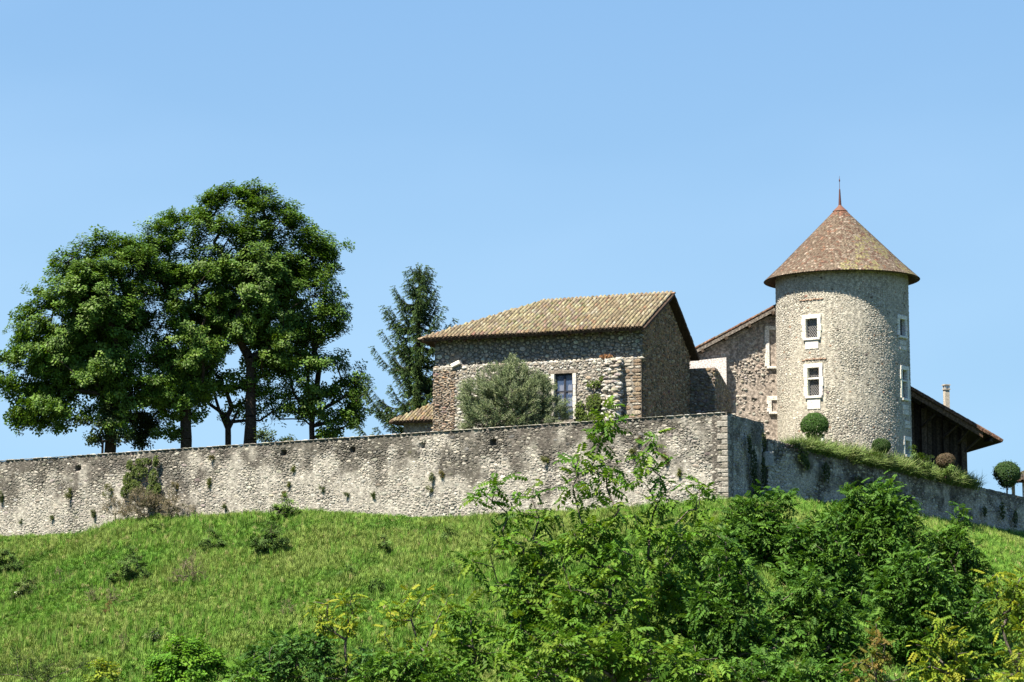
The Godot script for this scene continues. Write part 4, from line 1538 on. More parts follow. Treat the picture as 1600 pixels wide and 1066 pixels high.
func tree(called: String, label: String, category: String, base: Vector3, fork: Vector3, lobes: Array, depth: float, opt: Dictionary, group := "") -> Node3D:
	rng.seed = hash(label)
	var t := thing(called, label, category, base, group)
	if opt.has("shrink"):
		lobes = lobes.map(func(q): return [q[0], q[1], q[2] * opt.shrink, q[3] if q.size() > 3 else 0.0])
	var tips := lobe_tips(lobes, depth, opt.density, opt.get("zspread", 1.0))
	if opt.has("clump"):
		var heads := tips
		tips = []
		for h: Vector3 in heads:
			var cr: float = opt.clump * rr(0.7, 1.25)
			for k in int(opt.per_clump):
				var b := ball()
				tips.append(h + Vector3(b.x, b.y * 0.7, b.z) * cr)
	var limit: int = opt.get("limit", 320)
	var skel := []
	var keep := minf(1.0, float(limit) / tips.size())
	for p: Vector3 in tips:
		if rng.randf() < keep:
			skel.append(p - base)
	var g := grow(Vector3.ZERO, fork - base, skel, opt.tip_r, opt.get("step", 0.6))
	obj("trunk", limbs_mesh(g, opt.bark, opt.get("flare", 1.3), opt.get("rmax", 1.0)), M.bark, t)
	for st in opt.get("stems", []):
		var m := MB.new()
		m.col = opt.bark
		var pts: Array = st[0]
		for k in pts.size() - 1:
			m.seg(pts[k] - base, pts[k + 1] - base, lerpf(st[1], st[2], float(k) / (pts.size() - 1)), lerpf(st[1], st[2], float(k + 1) / (pts.size() - 1)), 8)
		obj("stem", m.mesh(), M.bark, t)
	var mm := MM.new()
	var ctr := Vector3.ZERO
	for p: Vector3 in tips:
		ctr += p
	ctr /= tips.size()
	var shape: String = opt.leaf
	var nl: int = opt.n
	for p: Vector3 in tips:
		var pale := rr(0.85, 1.15)
		for k in nl:
			var c: Color = leaf_colour(opt.colours) * pale
			var s: float = opt.size * rr(0.6, 1.35)
			var yaw := rr(0, TAU)
			var o: Vector3
			var b: Basis
			if shape == "pinnate":
				yaw = TAU * k / nl + rr(-0.4, 0.4)
				b = Basis(UP, yaw) * Basis(Vector3.RIGHT, rr(-1.0, 0.9)) * Basis(Vector3(0, 0, 1), rr(-0.7, 0.7))
				o = p + b.z * 0.04 + Vector3(rr(-0.3, 0.3), rr(-0.8, 0.4), rr(-0.3, 0.3)) * opt.spread
			elif shape == "narrow":
				var out := (p - ctr).normalized()
				var dv := (out * 0.8 + UP * 0.6 + ball() * 0.8).normalized()
				var sx := dv.cross(ball()).normalized()
				b = Basis(sx, dv, sx.cross(dv))
				o = p + ball() * opt.spread
			else:
				var out := (p - ctr).normalized()
				var dv := (UP * 1.0 + out * 0.8 + ball() * 0.75).normalized()
				var sx := dv.cross(ball()).normalized()
				b = Basis(sx, dv, sx.cross(dv))
				var bb := ball()
				o = p + Vector3(bb.x, bb.y * 0.6, bb.z) * opt.spread
			mm.add(Transform3D(b * Basis.from_scale(Vector3.ONE * s), o - base), c)
	many("crown", mm, sprig[shape], opt.mat, t)
	return t

# ------------------------------------------------------------------ planting
func big_trees():
	var lime := [Color(0.062, 0.135, 0.015), Color(0.085, 0.17, 0.02), Color(0.044, 0.10, 0.013), Color(0.115, 0.195, 0.026)]
	var dark := Color(0.055, 0.045, 0.036)
	var O := {"density": 0.78, "shrink": 0.84, "clump": 0.95, "per_clump": 7, "n": 13, "leaf": "broad", "size": 0.42, "spread": 0.5, "colours": lime, "mat": M.leaf, "bark": dark, "tip_r": 0.02, "rmax": 0.36, "zspread": 1.1}
	var gy := func(px, d): return terrace_h(at(px, 690, d).x)
	var foot := func(px, d): return Vector3(at(px, 690, d).x, gy.call(px, d) - 0.4, -d)
	tree("lime_tree", "broad leafy tree with thick dark trunk, leftmost of the group behind the wall", "tree", foot.call(170, 107.0), at(178, 575, 107), [[150, 470, 80], [80, 545, 62], [205, 440, 62], [62, 600, 48], [150, 560, 80], [225, 510, 66], [110, 450, 50], [38, 620, 32], [235, 590, 45], [160, 400, 26], [175, 630, 45], [85, 625, 32, -1.5], [38, 650, 14], [8, 600, 9], [22, 560, 10], [45, 500, 12], [62, 470, 10], [95, 412, 12], [130, 392, 10], [182, 378, 10], [60, 655, 8], [100, 655, 12], [210, 395, 10]], 107.0, O, "tall broadleaf trees behind the retaining wall")
	rng.seed = 5
	var O2 := O.duplicate()
	O2.rmax = 0.33
	tree("lime_tree", "leafy tree in the middle of the group with crown low over the wall", "tree", foot.call(291, 108.0), at(291, 590, 108), [[290, 540, 62], [300, 460, 65], [285, 600, 48], [272, 390, 42], [255, 440, 45], [325, 590, 36], [245, 630, 38], [225, 385, 22], [290, 640, 30], [260, 655, 24]], 108.0, O2, "tall broadleaf trees behind the retaining wall")
	var O3 := O.duplicate()
	O3.stems = [[[foot.call(381, 109.0), at(386, 665, 109), at(391, 640, 109)], 0.14, 0.10]]
	tree("lime_tree", "tallest broadleaf tree of the group with high sunlit crown", "tree", foot.call(392, 109.0), at(392, 560, 109), [[388, 350, 48], [440, 390, 52], [335, 352, 40], [398, 320, 22], [478, 395, 34], [390, 430, 75], [445, 470, 62], [345, 430, 55], [350, 510, 52], [468, 440, 38], [410, 540, 55], [507, 390, 12], [500, 425, 14], [505, 478, 22], [445, 555, 40], [330, 320, 14], [365, 600, 30], [345, 312, 10], [395, 302, 10], [440, 325, 12], [455, 345, 10], [490, 375, 12], [512, 400, 9], [495, 450, 12], [520, 490, 10], [310, 340, 12], [262, 345, 12]], 109.0, O3, "tall broadleaf trees behind the retaining wall")
	var O4 := O.duplicate()
	O4.rmax = 0.15
	O4.n = 9
	tree("lime_tree", "smaller dark tree on the right of the group with slim trunk", "tree", foot.call(486, 110.0), at(488, 610, 110), [[500, 550, 52], [540, 605, 34], [470, 600, 42], [518, 630, 28], [492, 495, 40], [562, 600, 15], [535, 658, 12], [440, 630, 26], [490, 650, 24], [505, 670, 14], [560, 640, 14]], 110.0, O4, "tall broadleaf trees behind the retaining wall")
	var O5 := O.duplicate()
	O5.rmax = 0.16
	O5.n = 8
	O5.stems = [[[foot.call(357, 110.0), at(355, 670, 110), at(342, 640, 110), at(330, 600, 110)], 0.15, 0.06], [[foot.call(357, 110.0), at(358, 670, 110), at(378, 630, 110)], 0.13, 0.05]]
	tree("lime_tree", "forked slender tree between the two thick trunks behind the wall", "tree", foot.call(357, 110.0), at(356, 660, 110), [[335, 580, 34], [375, 600, 30], [320, 620, 24], [385, 640, 20], [340, 530, 34], [420, 625, 22]], 110.0, O5, "tall broadleaf trees behind the retaining wall")
	var O6 := O.duplicate()
	O6.colours = [Color(0.05, 0.085, 0.03), Color(0.07, 0.11, 0.04), Color(0.04, 0.07, 0.028)]
	O6.n = 10
	O6.density = 6.0
	O6.clump = 0.3
	O6.per_clump = 3
	O6.rmax = 0.06
	O6.size = 0.4
	tree("shrub", "grey-green shrub between the two left trunks behind the wall", "shrub", foot.call(222, 111.0), at(222, 680, 111), [[222, 660, 26], [205, 640, 20], [240, 630, 22], [215, 690, 18]], 111.0, O6)
	tree("shrub", "leafy shoots clothing the foot of the leftmost trunk", "shrub", foot.call(160, 106.2), at(160, 690, 106.2), [[145, 655, 16], [180, 660, 16], [150, 680, 14], [185, 685, 12], [170, 640, 14]], 106.2, O6)
	tree("shrub", "small loose sprig of leaves beside the tallest tree's trunk", "shrub", foot.call(415, 108.0), at(414, 690, 108), [[415, 682, 9], [447, 690, 4]], 108.0, O6)

func spruce():
	rng.seed = 31
	var D := 107.0
	var base := Vector3(at(652, 680, D).x, 6.2, -D)
	var t := thing("spruce_tree", "dark spruce with drooping branches left of the stone house", "tree", base)
	var top := at(655, 417, D) - base
	var m := MB.new()
	m.col = Color(0.075, 0.06, 0.045)
	m.seg(Vector3(0, -0.5, 0), Vector3(0.05, top.y * 0.5, 0), 0.26, 0.16, 9)
	m.seg(Vector3(0.05, top.y * 0.5, 0), top, 0.16, 0.02, 8)
	obj("trunk", m.mesh(), M.bark, t)
	var mm := MM.new()
	var cols := [Color(0.036, 0.078, 0.02), Color(0.05, 0.098, 0.024), Color(0.07, 0.118, 0.028), Color(0.026, 0.052, 0.016)]
	var wood := MB.new()
	wood.col = Color(0.06, 0.05, 0.04)
	var y := 1.2
	while y < top.y - 0.1:
		var f := 1.0 - y / top.y
		var reach := 0.25 + 3.1 * pow(f, 0.6)
		var count := 7 if f > 0.15 else 5
		for k in count:
			var yaw := rr(0, TAU)
			var L := reach * rr(0.6, 1.12)
			var dir := Vector3(cos(yaw), 0, sin(yaw))
			var a := Vector3(0.03, y + rr(-0.09, 0.09), 0)
			var rise := lerpf(-0.32, 0.42, 1.0 - f) + rr(-0.06, 0.06)
			var n := maxi(3, int(L / 0.22))
			var prev := a
			for s in n:
				var q := (s + 1.0) / n
				var p := a + dir * L * q + UP * (rise * L * q - 0.30 * L * sin(q * PI) + 0.28 * L * q * q)
				wood.seg(prev, p, 0.035 * (1.05 - q) + 0.006, 0.035 * (1.05 - q), 4)
				# side twigs, hanging more the further out
				for sd: float in [-1.0, 1.0]:
					for e in 5:
						var side := Vector3(-dir.z, 0, dir.x) * sd
						var hang := rr(0.6, 2.2)
						var d := (dir * rr(0.2, 0.8) + side * rr(0.1, 0.8) - UP * hang * 0.6).normalized()
						var sx := d.cross(UP).normalized()
						var bs := Basis(sx, sx.cross(d) * -1.0, d)
						if bs.determinant() < 0:
							bs.x = -bs.x
						var sc := rr(0.28, 0.62) * (1.0 - 0.3 * q) * (0.75 + 0.35 * f)
						mm.add(Transform3D(bs * Basis.from_scale(Vector3.ONE * sc), prev.lerp(p, rng.randf())), jit(cols[rng.randi() % 4], 0.25))
				prev = p
			mm.add(Transform3D(Basis(dir.cross(UP).normalized() * -1.0, UP, dir) * Basis.from_scale(Vector3.ONE * 0.35), prev - dir * 0.1), jit(cols[2], 0.2))
		y += rr(0.55, 0.75) * (0.5 + f * 0.6)
	for k in 14:
		var d := (UP + ball() * 0.6).normalized()
		var sx := d.cross(Vector3(0.3, 0.1, 1)).normalized()
		mm.add(Transform3D(Basis(sx, d.cross(sx), d) * Basis.from_scale(Vector3.ONE * 0.4), top + Vector3(0, -0.2 - 0.05 * k, 0)), jit(cols[2], 0.2))
	obj("branches", wood.mesh(), M.bark, t)
	many("needles", mm, sprig.conifer, M.needle, t)

func garden():
	# olive in front of the house
	var ol := {"density": 24.0, "n": 11, "leaf": "narrow", "size": 0.30, "spread": 0.22, "colours": [Color(0.14, 0.185, 0.085), Color(0.20, 0.245, 0.13), Color(0.09, 0.13, 0.055), Color(0.28, 0.32, 0.20)], "mat": M.dull_leaf, "bark": Color(0.12, 0.10, 0.08), "tip_r": 0.008, "rmax": 0.16, "step": 0.3}
	var b := at(800, 690, 94.3)
	tree("olive_tree", "rounded grey-green olive tree in front of the stone house", "tree", Vector3(b.x, 6.3, -94.3), at(800, 655, 94.3), [[805, 578, 19], [770, 595, 24], [745, 622, 28], [800, 610, 36], [838, 615, 30], [866, 640, 20], [760, 650, 32], [820, 645, 34], [730, 655, 16], [842, 590, 12], [800, 562, 9], [878, 652, 13], [785, 660, 26], [850, 655, 22]], 94.3, ol)
	# vine on the house wall
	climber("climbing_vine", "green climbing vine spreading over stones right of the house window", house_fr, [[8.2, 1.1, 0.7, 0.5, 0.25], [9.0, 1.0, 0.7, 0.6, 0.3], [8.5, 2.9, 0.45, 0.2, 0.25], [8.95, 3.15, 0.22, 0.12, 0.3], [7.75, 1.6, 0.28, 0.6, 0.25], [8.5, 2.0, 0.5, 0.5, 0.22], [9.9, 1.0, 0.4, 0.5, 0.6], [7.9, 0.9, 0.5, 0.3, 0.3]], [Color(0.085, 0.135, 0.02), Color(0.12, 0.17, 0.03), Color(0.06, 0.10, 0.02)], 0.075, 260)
	climber("dry_tuft", "rust-brown dried tuft on top of the broken wall stub", house_fr, [[9.05, 4.18, 0.32, 0.12, 0.3]], [Color(0.22, 0.10, 0.045), Color(0.17, 0.09, 0.05), Color(0.27, 0.15, 0.07)], 0.07, 160)
	# topiary
	topiary("topiary_standard", "dense green clipped ball on a stem in front of the tower", at(1273, 706, 98.0), at(1273, 665, 98.0), 21.5 / F * 98.0, 0.95, [Color(0.05, 0.125, 0.02), Color(0.07, 0.155, 0.025), Color(0.038, 0.09, 0.017)], 0.045, 5200, 0.0)
	topiary("topiary_standard", "fuzzy green clipped ball on a thin stem at the right edge", at(1574, 785, 112.5), at(1574, 740, 112.5), 20.0 / F * 112.5, 0.95, [Color(0.04, 0.095, 0.025), Color(0.055, 0.115, 0.03), Color(0.03, 0.07, 0.02)], 0.06, 4200, 0.25)
	topiary("clipped_shrub", "low dark green clipped dome at the foot of the tower", at(1377, 712, 101.0), at(1377, 697, 101.0), 15.0 / F * 101.0, 0.78, [Color(0.03, 0.07, 0.015), Color(0.045, 0.095, 0.02)], 0.045, 2600, 0.0)
	topiary("clipped_shrub", "round brownish clipped shrub in front of the barn", at(1478, 735, 104.5), at(1478, 720, 104.5), 15.0 / F * 104.5, 0.78, [Color(0.12, 0.085, 0.055), Color(0.09, 0.08, 0.045), Color(0.15, 0.11, 0.07)], 0.045, 2600, 0.0)
	var bush := {"density": 30.0, "n": 9, "leaf": "broad", "size": 0.24, "spread": 0.22, "colours": [Color(0.07, 0.13, 0.02), Color(0.10, 0.16, 0.03), Color(0.05, 0.095, 0.02)], "mat": M.leaf, "bark": Color(0.08, 0.065, 0.05), "tip_r": 0.006, "rmax": 0.03, "step": 0.2}
	tree("shrub", "bright leafy shrub beside the tower's right foot", "shrub", at(1430, 722, 103.2), at(1430, 712, 103.2), [[1428, 700, 7], [1434, 712, 10], [1445, 718, 9], [1455, 726, 6]], 103.2, bush)
	tree("shrub", "green shoots at the foot of the brown clipped shrub", "shrub", at(1486, 745, 104.0), at(1486, 738, 104.0), [[1486, 731, 7], [1495, 738, 6], [1478, 735, 5]], 104.0, bush)
	tree("shrub", "low leafy plant beside the ball tree along the terrace edge", "shrub", at(1300, 712, 98.5), at(1300, 705, 98.5), [[1292, 700, 8], [1305, 700, 8], [1365, 712, 7], [1380, 716, 9]], 98.5, bush)
	var wf := frame(Vector3(11.65, 0, -93.1), Vector3(33.0, 0, -118.5))
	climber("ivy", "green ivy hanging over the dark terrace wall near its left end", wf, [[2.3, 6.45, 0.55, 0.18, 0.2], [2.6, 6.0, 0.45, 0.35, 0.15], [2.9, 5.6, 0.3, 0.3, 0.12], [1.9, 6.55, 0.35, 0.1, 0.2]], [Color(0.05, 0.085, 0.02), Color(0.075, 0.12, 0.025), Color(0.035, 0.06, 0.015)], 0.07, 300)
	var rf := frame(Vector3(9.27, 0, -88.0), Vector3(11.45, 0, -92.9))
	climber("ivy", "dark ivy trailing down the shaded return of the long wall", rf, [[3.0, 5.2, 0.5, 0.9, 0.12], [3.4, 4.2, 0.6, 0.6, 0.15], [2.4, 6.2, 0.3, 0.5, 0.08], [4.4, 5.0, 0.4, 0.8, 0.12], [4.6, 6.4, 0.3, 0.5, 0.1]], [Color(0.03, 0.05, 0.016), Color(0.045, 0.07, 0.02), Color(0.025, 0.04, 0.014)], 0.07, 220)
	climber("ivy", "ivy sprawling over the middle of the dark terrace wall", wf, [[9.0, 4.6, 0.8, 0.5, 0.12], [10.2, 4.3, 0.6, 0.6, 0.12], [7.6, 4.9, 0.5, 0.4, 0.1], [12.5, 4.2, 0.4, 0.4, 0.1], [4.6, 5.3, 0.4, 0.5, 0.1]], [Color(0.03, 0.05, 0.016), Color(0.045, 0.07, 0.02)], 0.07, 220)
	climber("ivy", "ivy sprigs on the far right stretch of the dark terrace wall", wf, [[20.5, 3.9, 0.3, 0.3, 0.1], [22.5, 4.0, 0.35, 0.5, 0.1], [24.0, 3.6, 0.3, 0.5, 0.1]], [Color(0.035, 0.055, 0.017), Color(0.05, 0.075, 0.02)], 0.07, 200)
	# fountain-grass hedge along the wall top
	rng.seed = 91
	for hd in [[2.9, 6.5, "first fuzzy clump of ornamental grass on the terrace wall below the tower", 0.95], [7.0, 20.0, "long fuzzy band of ornamental grass along the terrace wall top", 1.05]]:
		var p0 := wf * Vector3(hd[0], 0, -0.4)
		var t := thing("ornamental_grass", hd[2], "grass", Vector3(p0.x, 5.8, p0.z), "ornamental grass on the terrace wall")
		var mm := MM.new()
		var s: float = hd[0]
		while s < hd[1]:
			var top := lerpf(6.66, 4.30, s / 33.2)
			for k in 26:
				var p := wf * Vector3(s + rr(0, 0.2), top - 0.12 + rr(-0.05, 0.0), rr(-1.25, 0.05))
				var ln := Basis(UP, rr(0, TAU)) * Basis(Vector3.RIGHT, rr(-0.3, 0.3))
				var lean := Basis(Vector3(0, 0, 1), -0.35 + rr(-0.3, 0.2)) * Basis(Vector3(1, 0, 0), rr(0.0, 0.75))
				var h: float = hd[3] * rr(0.7, 1.15) * (1.0 + 0.22 * nz.get_noise_1d(s * 40.0))
				mm.add(Transform3D(lean * ln * Basis.from_scale(Vector3(h, h, h)), p - t.position), jit([Color(0.115, 0.185, 0.045), Color(0.15, 0.215, 0.06), Color(0.09, 0.15, 0.035), Color(0.19, 0.23, 0.09)][rng.randi() % 4], 0.2))
			s += 0.2
		many("blades", mm, sprig.grass1, M.grass, t)

func climber(called: String, label: String, fr: Transform3D, patches: Array, cols: Array, size: float, per: int):
	rng.seed = hash(label)
	var c0 := fr * Vector3(patches[0][0], patches[0][1], 0.2)
	var t := thing(called, label, "climbing plant" if called != "dry_tuft" else "plant", c0)
	var mm := MM.new()
	var m := MB.new()
	m.col = Color(0.09, 0.07, 0.05)
	var prev: Vector3 = fr * Vector3(patches[0][0], patches[0][1] - patches[0][3], 0.2)
	for q in patches:
		var n := int(per * clampf(q[2] * q[3] * 4.0, 0.35, 1.6))
		var cc := fr * Vector3(q[0], q[1], 0.2)
		m.seg(prev - c0, cc - c0, 0.015, 0.01, 4)
		for k in n:
			var b := ball()
			var p := fr * Vector3(q[0] + b.x * q[2], q[1] + b.y * q[3], 0.20 + absf(b.z) * q[4])
			var bs := fr.basis * Basis(Vector3.RIGHT, rr(-0.9, 0.3)) * Basis(UP, rr(-0.7, 0.7)) * Basis(Vector3(0, 0, 1), rr(0, TAU))
			mm.add(Transform3D(bs * Basis.from_scale(Vector3.ONE * size * rr(0.7, 1.3)), p - c0), leaf_colour(cols))
		prev = cc
	obj("stem", m.mesh(), M.bark, t)
	many("leaves", mm, sprig.rosette, M.leaf, t)

func topiary(called: String, label: String, foot: Vector3, ctr: Vector3, r: float, squash: float, cols: Array, size: float, n: int, fuzz: float):
	rng.seed = hash(label)
	var t := thing(called, label, "topiary", foot)
	var c := ctr - foot
	var m := MB.new()
	m.col = Color(0.11, 0.085, 0.06)
	m.seg(Vector3(0, -0.4, 0), Vector3(0.01, c.y * 0.5, 0), 0.05, 0.045, 8)
	m.seg(Vector3(0.01, c.y * 0.5, 0), c, 0.045, 0.03, 8)
	for k in 7:
		var a := TAU * k / 7.0
		m.seg(c + Vector3(0, -r * 0.8, 0), c + Vector3(cos(a) * r * 0.6, rr(-0.2, 0.4) * r, sin(a) * r * 0.6), 0.02, 0.008, 4)
	obj("stem", m.mesh(), M.bark, t)
	var mm := MM.new()
	for k in n:
		var d := ball().normalized()
		var rad := r * (1.0 - 0.30 * pow(rng.randf(), 2.0)) * (1.0 + 0.10 * nz.get_noise_3d(d.x * 90 + foot.x * 50, d.y * 90, d.z * 90))
		if fuzz > 0 and rng.randf() < 0.12:
			rad *= 1.0 + fuzz * rng.randf()
		var p := Vector3(d.x * rad, d.y * rad * squash, d.z * rad)
		if d.y < -0.55 and called == "topiary_standard":
			p.y *= 1.18
			p.x *= 0.9
			p.z *= 0.9
		var z := (d + ball() * 0.45).normalized()
		var x := z.cross(ball()).normalized()
		mm.add(Transform3D(Basis(x, z.cross(x), z) * Basis.from_scale(Vector3.ONE * size * rr(0.7, 1.3)), c + p), leaf_colour(cols))
	many("foliage", mm, sprig.rosette, M.leaf, t)

func wall_plants():
	# weeds rooted in the long wall, from left to right
	var list := [[5, 775, 11, 0], [112, 770, 9, 1], [84, 808, 5, 0], [34, 814, 5, 0], [150, 803, 6, 0], [175, 768, 13, 1], [277, 757, 8, 2], [328, 752, 10, 1], [333, 716, 6, 2], [354, 793, 5, 0], [445, 772, 6, 2], [459, 733, 6, 1], [452, 758, 4, 1], [505, 764, 6, 0], [544, 774, 5, 0], [585, 775, 4, 0], [678, 745, 6, 0], [692, 738, 7, 2], [674, 763, 7, 1], [855, 713, 8, 1], [1000, 690, 6, 2], [990, 707, 6, 1], [1043, 718, 8, 2], [1062, 738, 7, 1]]
	var ord := ["first", "second", "third", "fourth", "fifth", "sixth", "seventh", "eighth", "ninth", "tenth", "eleventh", "twelfth", "thirteenth", "fourteenth", "fifteenth", "sixteenth", "seventeenth", "eighteenth", "nineteenth", "twentieth", "twenty-first", "twenty-second", "twenty-third", "twenty-fourth"]
	list.sort_custom(func(a, b): return a[0] < b[0])
	var sets := [[Color(0.06, 0.085, 0.025), Color(0.09, 0.115, 0.03)], [Color(0.10, 0.12, 0.025), Color(0.14, 0.15, 0.04), Color(0.07, 0.09, 0.02)], [Color(0.14, 0.11, 0.045), Color(0.10, 0.10, 0.03)]]
	var words := ["small dark green", "olive-green", "brownish"]
	var dir := Vector3(-35.52, 0, -17.0).normalized()
	var out := Vector3(-dir.z, 0, dir.x)
	if out.z < 0:
		out = -out
	for i in list.size():
		var q = list[i]
		rng.seed = 500 + i
		var k: float = (q[0] - 800.0) / F
		var sp := (9.27 - 88.0 * k) / (35.52 + 17.0 * k)
		var p := at(q[0], q[1], 88 + 17 * sp)
		var r: float = q[2] / 31.0
		var t := thing("wall_weed", "%s weed tuft rooted in the long wall, %s from the left" % [words[q[3]], ord[i]], "plant", p, "weeds growing from the long wall")
		var mm := MM.new()
		var subs := []
		for e in 4:
			subs.append(Vector3(rr(-0.8, 0.8), rr(-0.7, 0.6), 0) * r)
		for e in int(26 + 230 * r):
			var b := ball()
			var c: Vector3 = subs[rng.randi() % 4]
			var z := (out * 0.6 + UP * 0.35 + ball() * 0.9).normalized()
			var x := z.cross(ball()).normalized()
			mm.add(Transform3D(Basis(x, z, x.cross(z)) * Basis.from_scale(Vector3.ONE * rr(0.12, 0.22)), out * (0.03 + 0.3 * r * absf(b.z)) + (c + Vector3(b.x, b.y - 0.25 * absf(b.z), 0) * r * 0.55).rotated(UP, 0.45)), leaf_colour(sets[q[3]]) * 1.35)
		many("leaves", mm, sprig.narrow, M.dull_leaf, t)
	# ivy patch and the dry brush under it
	var wf := frame(Vector3(9.27, 0, -88) + dir * 52.0, Vector3(9.27, 0, -88))
	wf.origin.y = 0
	var spot := func(px, py):
		var k: float = (px - 800.0) / F
		var sp := (9.27 - 88.0 * k) / (35.52 + 17.0 * k)
		return [52.0 - sp * 39.4, at(px, py, 88 + 17 * sp).y]
	var pa := []
	for q in [[222, 738, 0.55, 0.35], [205, 752, 0.3, 0.45], [245, 748, 0.3, 0.5], [215, 760, 0.5, 0.35], [240, 770, 0.35, 0.35], [228, 722, 0.5, 0.2], [208, 728, 0.2, 0.3], [248, 722, 0.15, 0.3], [200, 770, 0.2, 0.3], [252, 765, 0.2, 0.3], [236, 785, 0.2, 0.2]]:
		var s = spot.call(q[0], q[1])
		pa.append([s[0], s[1], q[2], q[3], 0.18])
	climber("ivy", "patch of green ivy hanging on the long wall at the left", wf, pa, [Color(0.085, 0.13, 0.025), Color(0.12, 0.165, 0.035), Color(0.055, 0.085, 0.02)], 0.075, 330)
	var dry := {"density": 60.0, "n": 7, "leaf": "narrow", "size": 0.24, "spread": 0.2, "colours": [Color(0.17, 0.14, 0.09), Color(0.10, 0.10, 0.05), Color(0.24, 0.205, 0.145)], "mat": M.dull_leaf, "bark": Color(0.26, 0.23, 0.18), "tip_r": 0.008, "rmax": 0.03, "step": 0.2, "density_x": 1}
	var at_wall := func(px): return 100.8 + (225.0 - px) * 0.0156 - 0.5
	var f2 := func(px, dd: float): return Vector3(at(px, 800, dd).x, ground_h(at(px, 800, dd).x, dd) - 0.1, -dd)
	tree("dry_bush", "grey dry brush below the ivy against the long wall", "bush", f2.call(225, 100.2), at(225, 800, 100.2), [[215, 775, 13], [232, 780, 14], [205, 790, 12], [245, 790, 12], [225, 795, 14]], 100.2, dry)
	tree("dry_bush", "brown dry bush right of the ivy on the long wall", "bush", f2.call(268, 99.6), at(268, 800, 99.6), [[268, 782, 13], [262, 795, 10], [280, 796, 9], [302, 800, 8]], 99.6, dry)
	tree("dry_bush", "wispy dry stems left of the ivy on the long wall", "bush", f2.call(180, 101.0), at(180, 805, 101.0), [[175, 785, 9], [185, 795, 9], [165, 795, 8], [195, 800, 8]], 101.0, dry)

